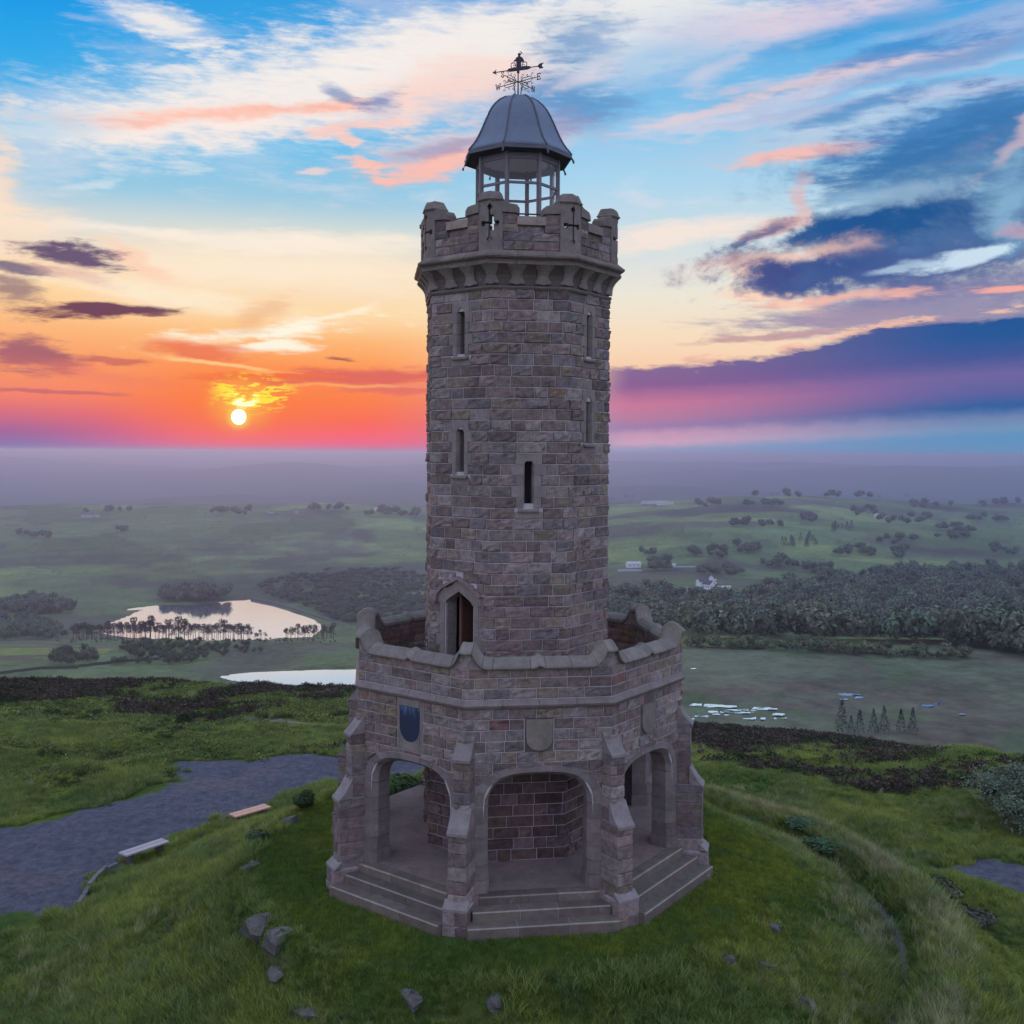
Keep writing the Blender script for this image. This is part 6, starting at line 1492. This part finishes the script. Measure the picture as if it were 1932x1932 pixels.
def scatter(name, src, P, scl, label, category):
    """points mesh + geometry nodes instancing one of the source tufts"""
    me = bpy.data.meshes.new(name); me.vertices.add(len(P)); me.vertices.foreach_set('co', P.astype(np.float32).ravel())
    at = me.attributes.new('scl', 'FLOAT', 'POINT'); at.data.foreach_set('value', scl.astype(np.float32))
    o = bpy.data.objects.new(name, me); SC.collection.objects.link(o)
    ng = bpy.data.node_groups.new(name, 'GeometryNodeTree'); ng.interface.new_socket('Geometry', in_out='INPUT', socket_type='NodeSocketGeometry'); ng.interface.new_socket('Geometry', in_out='OUTPUT', socket_type='NodeSocketGeometry')
    N, Lk = ng.nodes, ng.links; gi = N.new('NodeGroupInput'); go = N.new('NodeGroupOutput'); jn = N.new('GeometryNodeJoinGeometry')
    for q, s_ in enumerate(src):
        oi = N.new('GeometryNodeObjectInfo'); oi.inputs['Object'].default_value = s_; oi.inputs['As Instance'].default_value = True
        iop = N.new('GeometryNodeInstanceOnPoints'); rv = N.new('FunctionNodeRandomValue'); rv.data_type = 'FLOAT_VECTOR'; rv.inputs['Min'].default_value = (-.15, -.15, 0); rv.inputs['Max'].default_value = (.15, .15, 6.283)
        na_ = N.new('GeometryNodeInputNamedAttribute'); na_.data_type = 'FLOAT'; na_.inputs['Name'].default_value = 'scl'
        idx = N.new('GeometryNodeInputIndex'); md = N.new('ShaderNodeMath'); md.operation = 'MODULO'; md.inputs[1].default_value = len(src); Lk.new(idx.outputs[0], md.inputs[0])
        cp = N.new('FunctionNodeCompare'); cp.data_type = 'FLOAT'; cp.operation = 'EQUAL'; cp.inputs['B'].default_value = q; cp.inputs['Epsilon'].default_value = .1; Lk.new(md.outputs[0], cp.inputs['A'])
        Lk.new(cp.outputs[0], iop.inputs['Selection']); Lk.new(gi.outputs[0], iop.inputs['Points']); Lk.new(oi.outputs['Geometry'], iop.inputs['Instance']); Lk.new(rv.outputs[0], iop.inputs['Rotation']); Lk.new(na_.outputs[0], iop.inputs['Scale']); Lk.new(iop.outputs[0], jn.inputs[0])
    Lk.new(jn.outputs[0], go.inputs[0]); md_ = o.modifiers.new('scatter', 'NODES'); md_.node_group = ng; tag(o, label, category, kind='stuff'); return o
def rpts(n, dmin, dmax, tmax=.60, seed=0):
    r = np.random.default_rng(seed); d = np.sqrt(r.uniform(dmin**2, dmax**2, n)); t = r.uniform(-tmax, tmax, n); return t*d, d-CAMD, r
def off_paths(x, y):
    jx = fbm(x, y, .9, 3, 301)*1.3; jy = fbm(x, y, .9, 3, 302)*1.3; m_ = ~(inside(PATH_L, x+jx, y+jy) | inside(PATH_R, x+jx, y+jy)); r = np.hypot(x, y)
    # keep clear of the tower footprint
    thm = (np.arctan2(x, -y)-PHI+math.pi/8) % (math.pi/4)-math.pi/8; ap = r*np.cos(thm)
    fk = np.round((np.arctan2(x, -y)-PHI)/(math.pi/4)); st = np.abs(fk) < 1.5; m_ &= np.where(st, ap > 5.50, (ap > 4.74) & ((np.abs(thm) < R(22.5)-.07) | (r > 5.66))); return m_, r
tl = [tuft('grass_tuft_a', 26, .075, .11, .012, .5, 'lawn', 1), tuft('grass_tuft_b', 26, .09, .12, .012, .8, 'lawn', 2)]
tr_ = [tuft('rough_tuft_a', 34, .22, .13, .013, .9, 'rough', 3), tuft('rough_tuft_b', 34, .17, .15, .013, 1.1, 'rough', 4)]
ts_ = [tuft('seed_tuft_a', 24, .42, .13, .010, .6, 'seed', 5), tuft('seed_tuft_b', 24, .36, .15, .010, .8, 'seed', 6)]
x, y, r = rpts(150000, 20.0, 40, .58, 11); ok, rr = off_paths(x, y); nn_ = fbm(x, y, 1.7, 4, 71)+fbm(x, y, 6, 5, 61)*.5
m1 = ok & (rr < 9.0) & ~((np.abs(rr-7.98) < .16) & (x < 0) & (nn_ > 0) & (r.uniform(0, 1, len(x)) < .7)) & ~((nn_ > .25) & (rr < 7.6) & (r.uniform(0, 1, len(x)) < .45)); P = np.stack([x[m1], y[m1], Hgt(x[m1], y[m1])], 1); scatter('lawn_grass', tl, P, r.uniform(.6, 1.3, len(P)), 'short turf of the knoll round the foot of the tower', 'grass')
x, y, r = rpts(190000, 20.0, 56, .60, 12); ok, rr = off_paths(x, y); ring_ = (np.abs(rr-10.68) < .2) & (x > 6) & (y < 6.5); nz_ = fbm(x, y, 2.4, 4, 15)
rimx = (r.uniform(0, 1, len(x)) < .6) & (np.abs(rr-7.98) < .16) & (x < 0) & (fbm(x, y, 1.7, 4, 71)+fbm(x, y, 6, 5, 61)*.3 > -.02)
m1 = ok & (rr > 7.2) & ~ring_ & ~rimx & (r.uniform(0, 1, len(x)) < sstep(rr, 7.0, 8.6)*.9+.1); P = np.stack([x[m1], y[m1], Hgt(x[m1], y[m1])], 1); scatter('rough_grass', tr_, P, (r.uniform(.55, 1.25, len(P))*(1+nz_[m1]*1.2)).clip(.3, 2), 'longer rough grass on the slopes of the knoll', 'grass')
x, y, r = rpts(120000, 20.0, 44, .60, 13); ok, rr = off_paths(x, y); crest = np.exp(-((rr-11.9)/.55)**2)*(x > 3)+.35*np.exp(-((rr-10.0)/.4)**2)*(x > 5)+.12*sstep(fbm(x, y, 2.0, 4, 19), .05, .3)*(rr > 8.5)
m1 = ok & (r.uniform(0, 1, len(x)) < crest*.45); P = np.stack([x[m1], y[m1], Hgt(x[m1], y[m1])], 1); scatter('seeding_grass', ts_, P, r.uniform(.6, 1.15, len(P)), 'pale seeding grass along the bank crests', 'grass')
# heather and moor clumps
def clump(name, seed, h, wd, n, c1, c2):
    r = np.random.default_rng(seed); m_ = MB()
    for q in range(n):
        d = r.normal(0, 1, 3); d[2] = abs(d[2]); d /= np.linalg.norm(d); p = d*np.array([wd, wd, h])*r.uniform(.5, 1.05); s_ = .055; c = c1 if r.uniform() < .6 else c2; k = r.uniform(.6, 1.5)
        e = [p+v/np.linalg.norm(v)*s_*r.uniform(.7, 1.5) for v in r.normal(0, 1, (3, 3))]; m_.add(e, [(0, 1, 2)], tuple(v*k for v in c))
    return bpy.data.objects.new(name, m_.mesh(name, 'heather'))
hc = [clump('heather_clump_a', 1, .28, .32, 120, (.075, .050, .044), (.075, .070, .040)), clump('heather_clump_b', 2, .34, .30, 120, (.066, .045, .040), (.105, .088, .068)), clump('heather_clump_c', 3, .25, .36, 110, (.07, .062, .042), (.06, .09, .035))]
gc = [clump('moor_grass_clump_a', 4, .22, .34, 90, (.15, .20, .045), (.22, .23, .07)), clump('moor_grass_clump_b', 5, .30, .30, 90, (.11, .175, .05), (.19, .21, .065))]
x, y, r = rpts(70000, 44, 125, .57, 21); rr = np.hypot(x, y); pdv = y+CAMD; hv = fbm(x, y, 22, 4, 81)*2.1+fbm(x, y, 6, 5, 61)*.9+fbm(x, y, 1.7, 4, 71)*.3+sstep(pdv, 48, 80)*.5
ok, _ = off_paths(x, y); ok &= ~inside(TRAIL, x, y) & ~inside(CAIRN, x, y) & (rr > 20.5)
m1 = ok & (hv > .08) & (r.uniform(0, 1, len(x)) < .75); P = np.stack([x[m1], y[m1], Hgt(x[m1], y[m1])], 1); scatter('heather', hc, P, r.uniform(.5, 1.5, len(P))*(1+sstep(P[:, 1], 30, 80)*.5), 'dark brown heather covering the moor beyond the path', 'heather')
m1 = ok & (hv <= .12) & (r.uniform(0, 1, len(x)) < .55); P = np.stack([x[m1], y[m1], Hgt(x[m1], y[m1])], 1); scatter('moor_grass', gc, P, r.uniform(.4, 1.2, len(P)), 'green moor grass between the heather patches', 'grass')

# ---- haze: one closed box of thin even air
bm_ = MB(); bm_.box(-30000, 30000, -3000, 37000, -340, 24.6, (1, 1, 1))
hm = bpy.data.materials.new('haze'); hm.use_nodes = True; ht = NT(hm.node_tree); hm.node_tree.nodes.clear()
pv = ht.node('ShaderNodeVolumePrincipled', {'Color': (.62, .72, 1.0, 1), 'Density': 1.9e-4, 'Anisotropy': .55}); ho = ht.node('ShaderNodeOutputMaterial'); ht.l.new(pv.outputs[0], ho.inputs['Volume'])
M['haze'] = hm; hz = bm_.build('haze', 'haze'); hz['kind'] = 'stuff'; hz['label'] = 'thin evening haze over the whole valley'
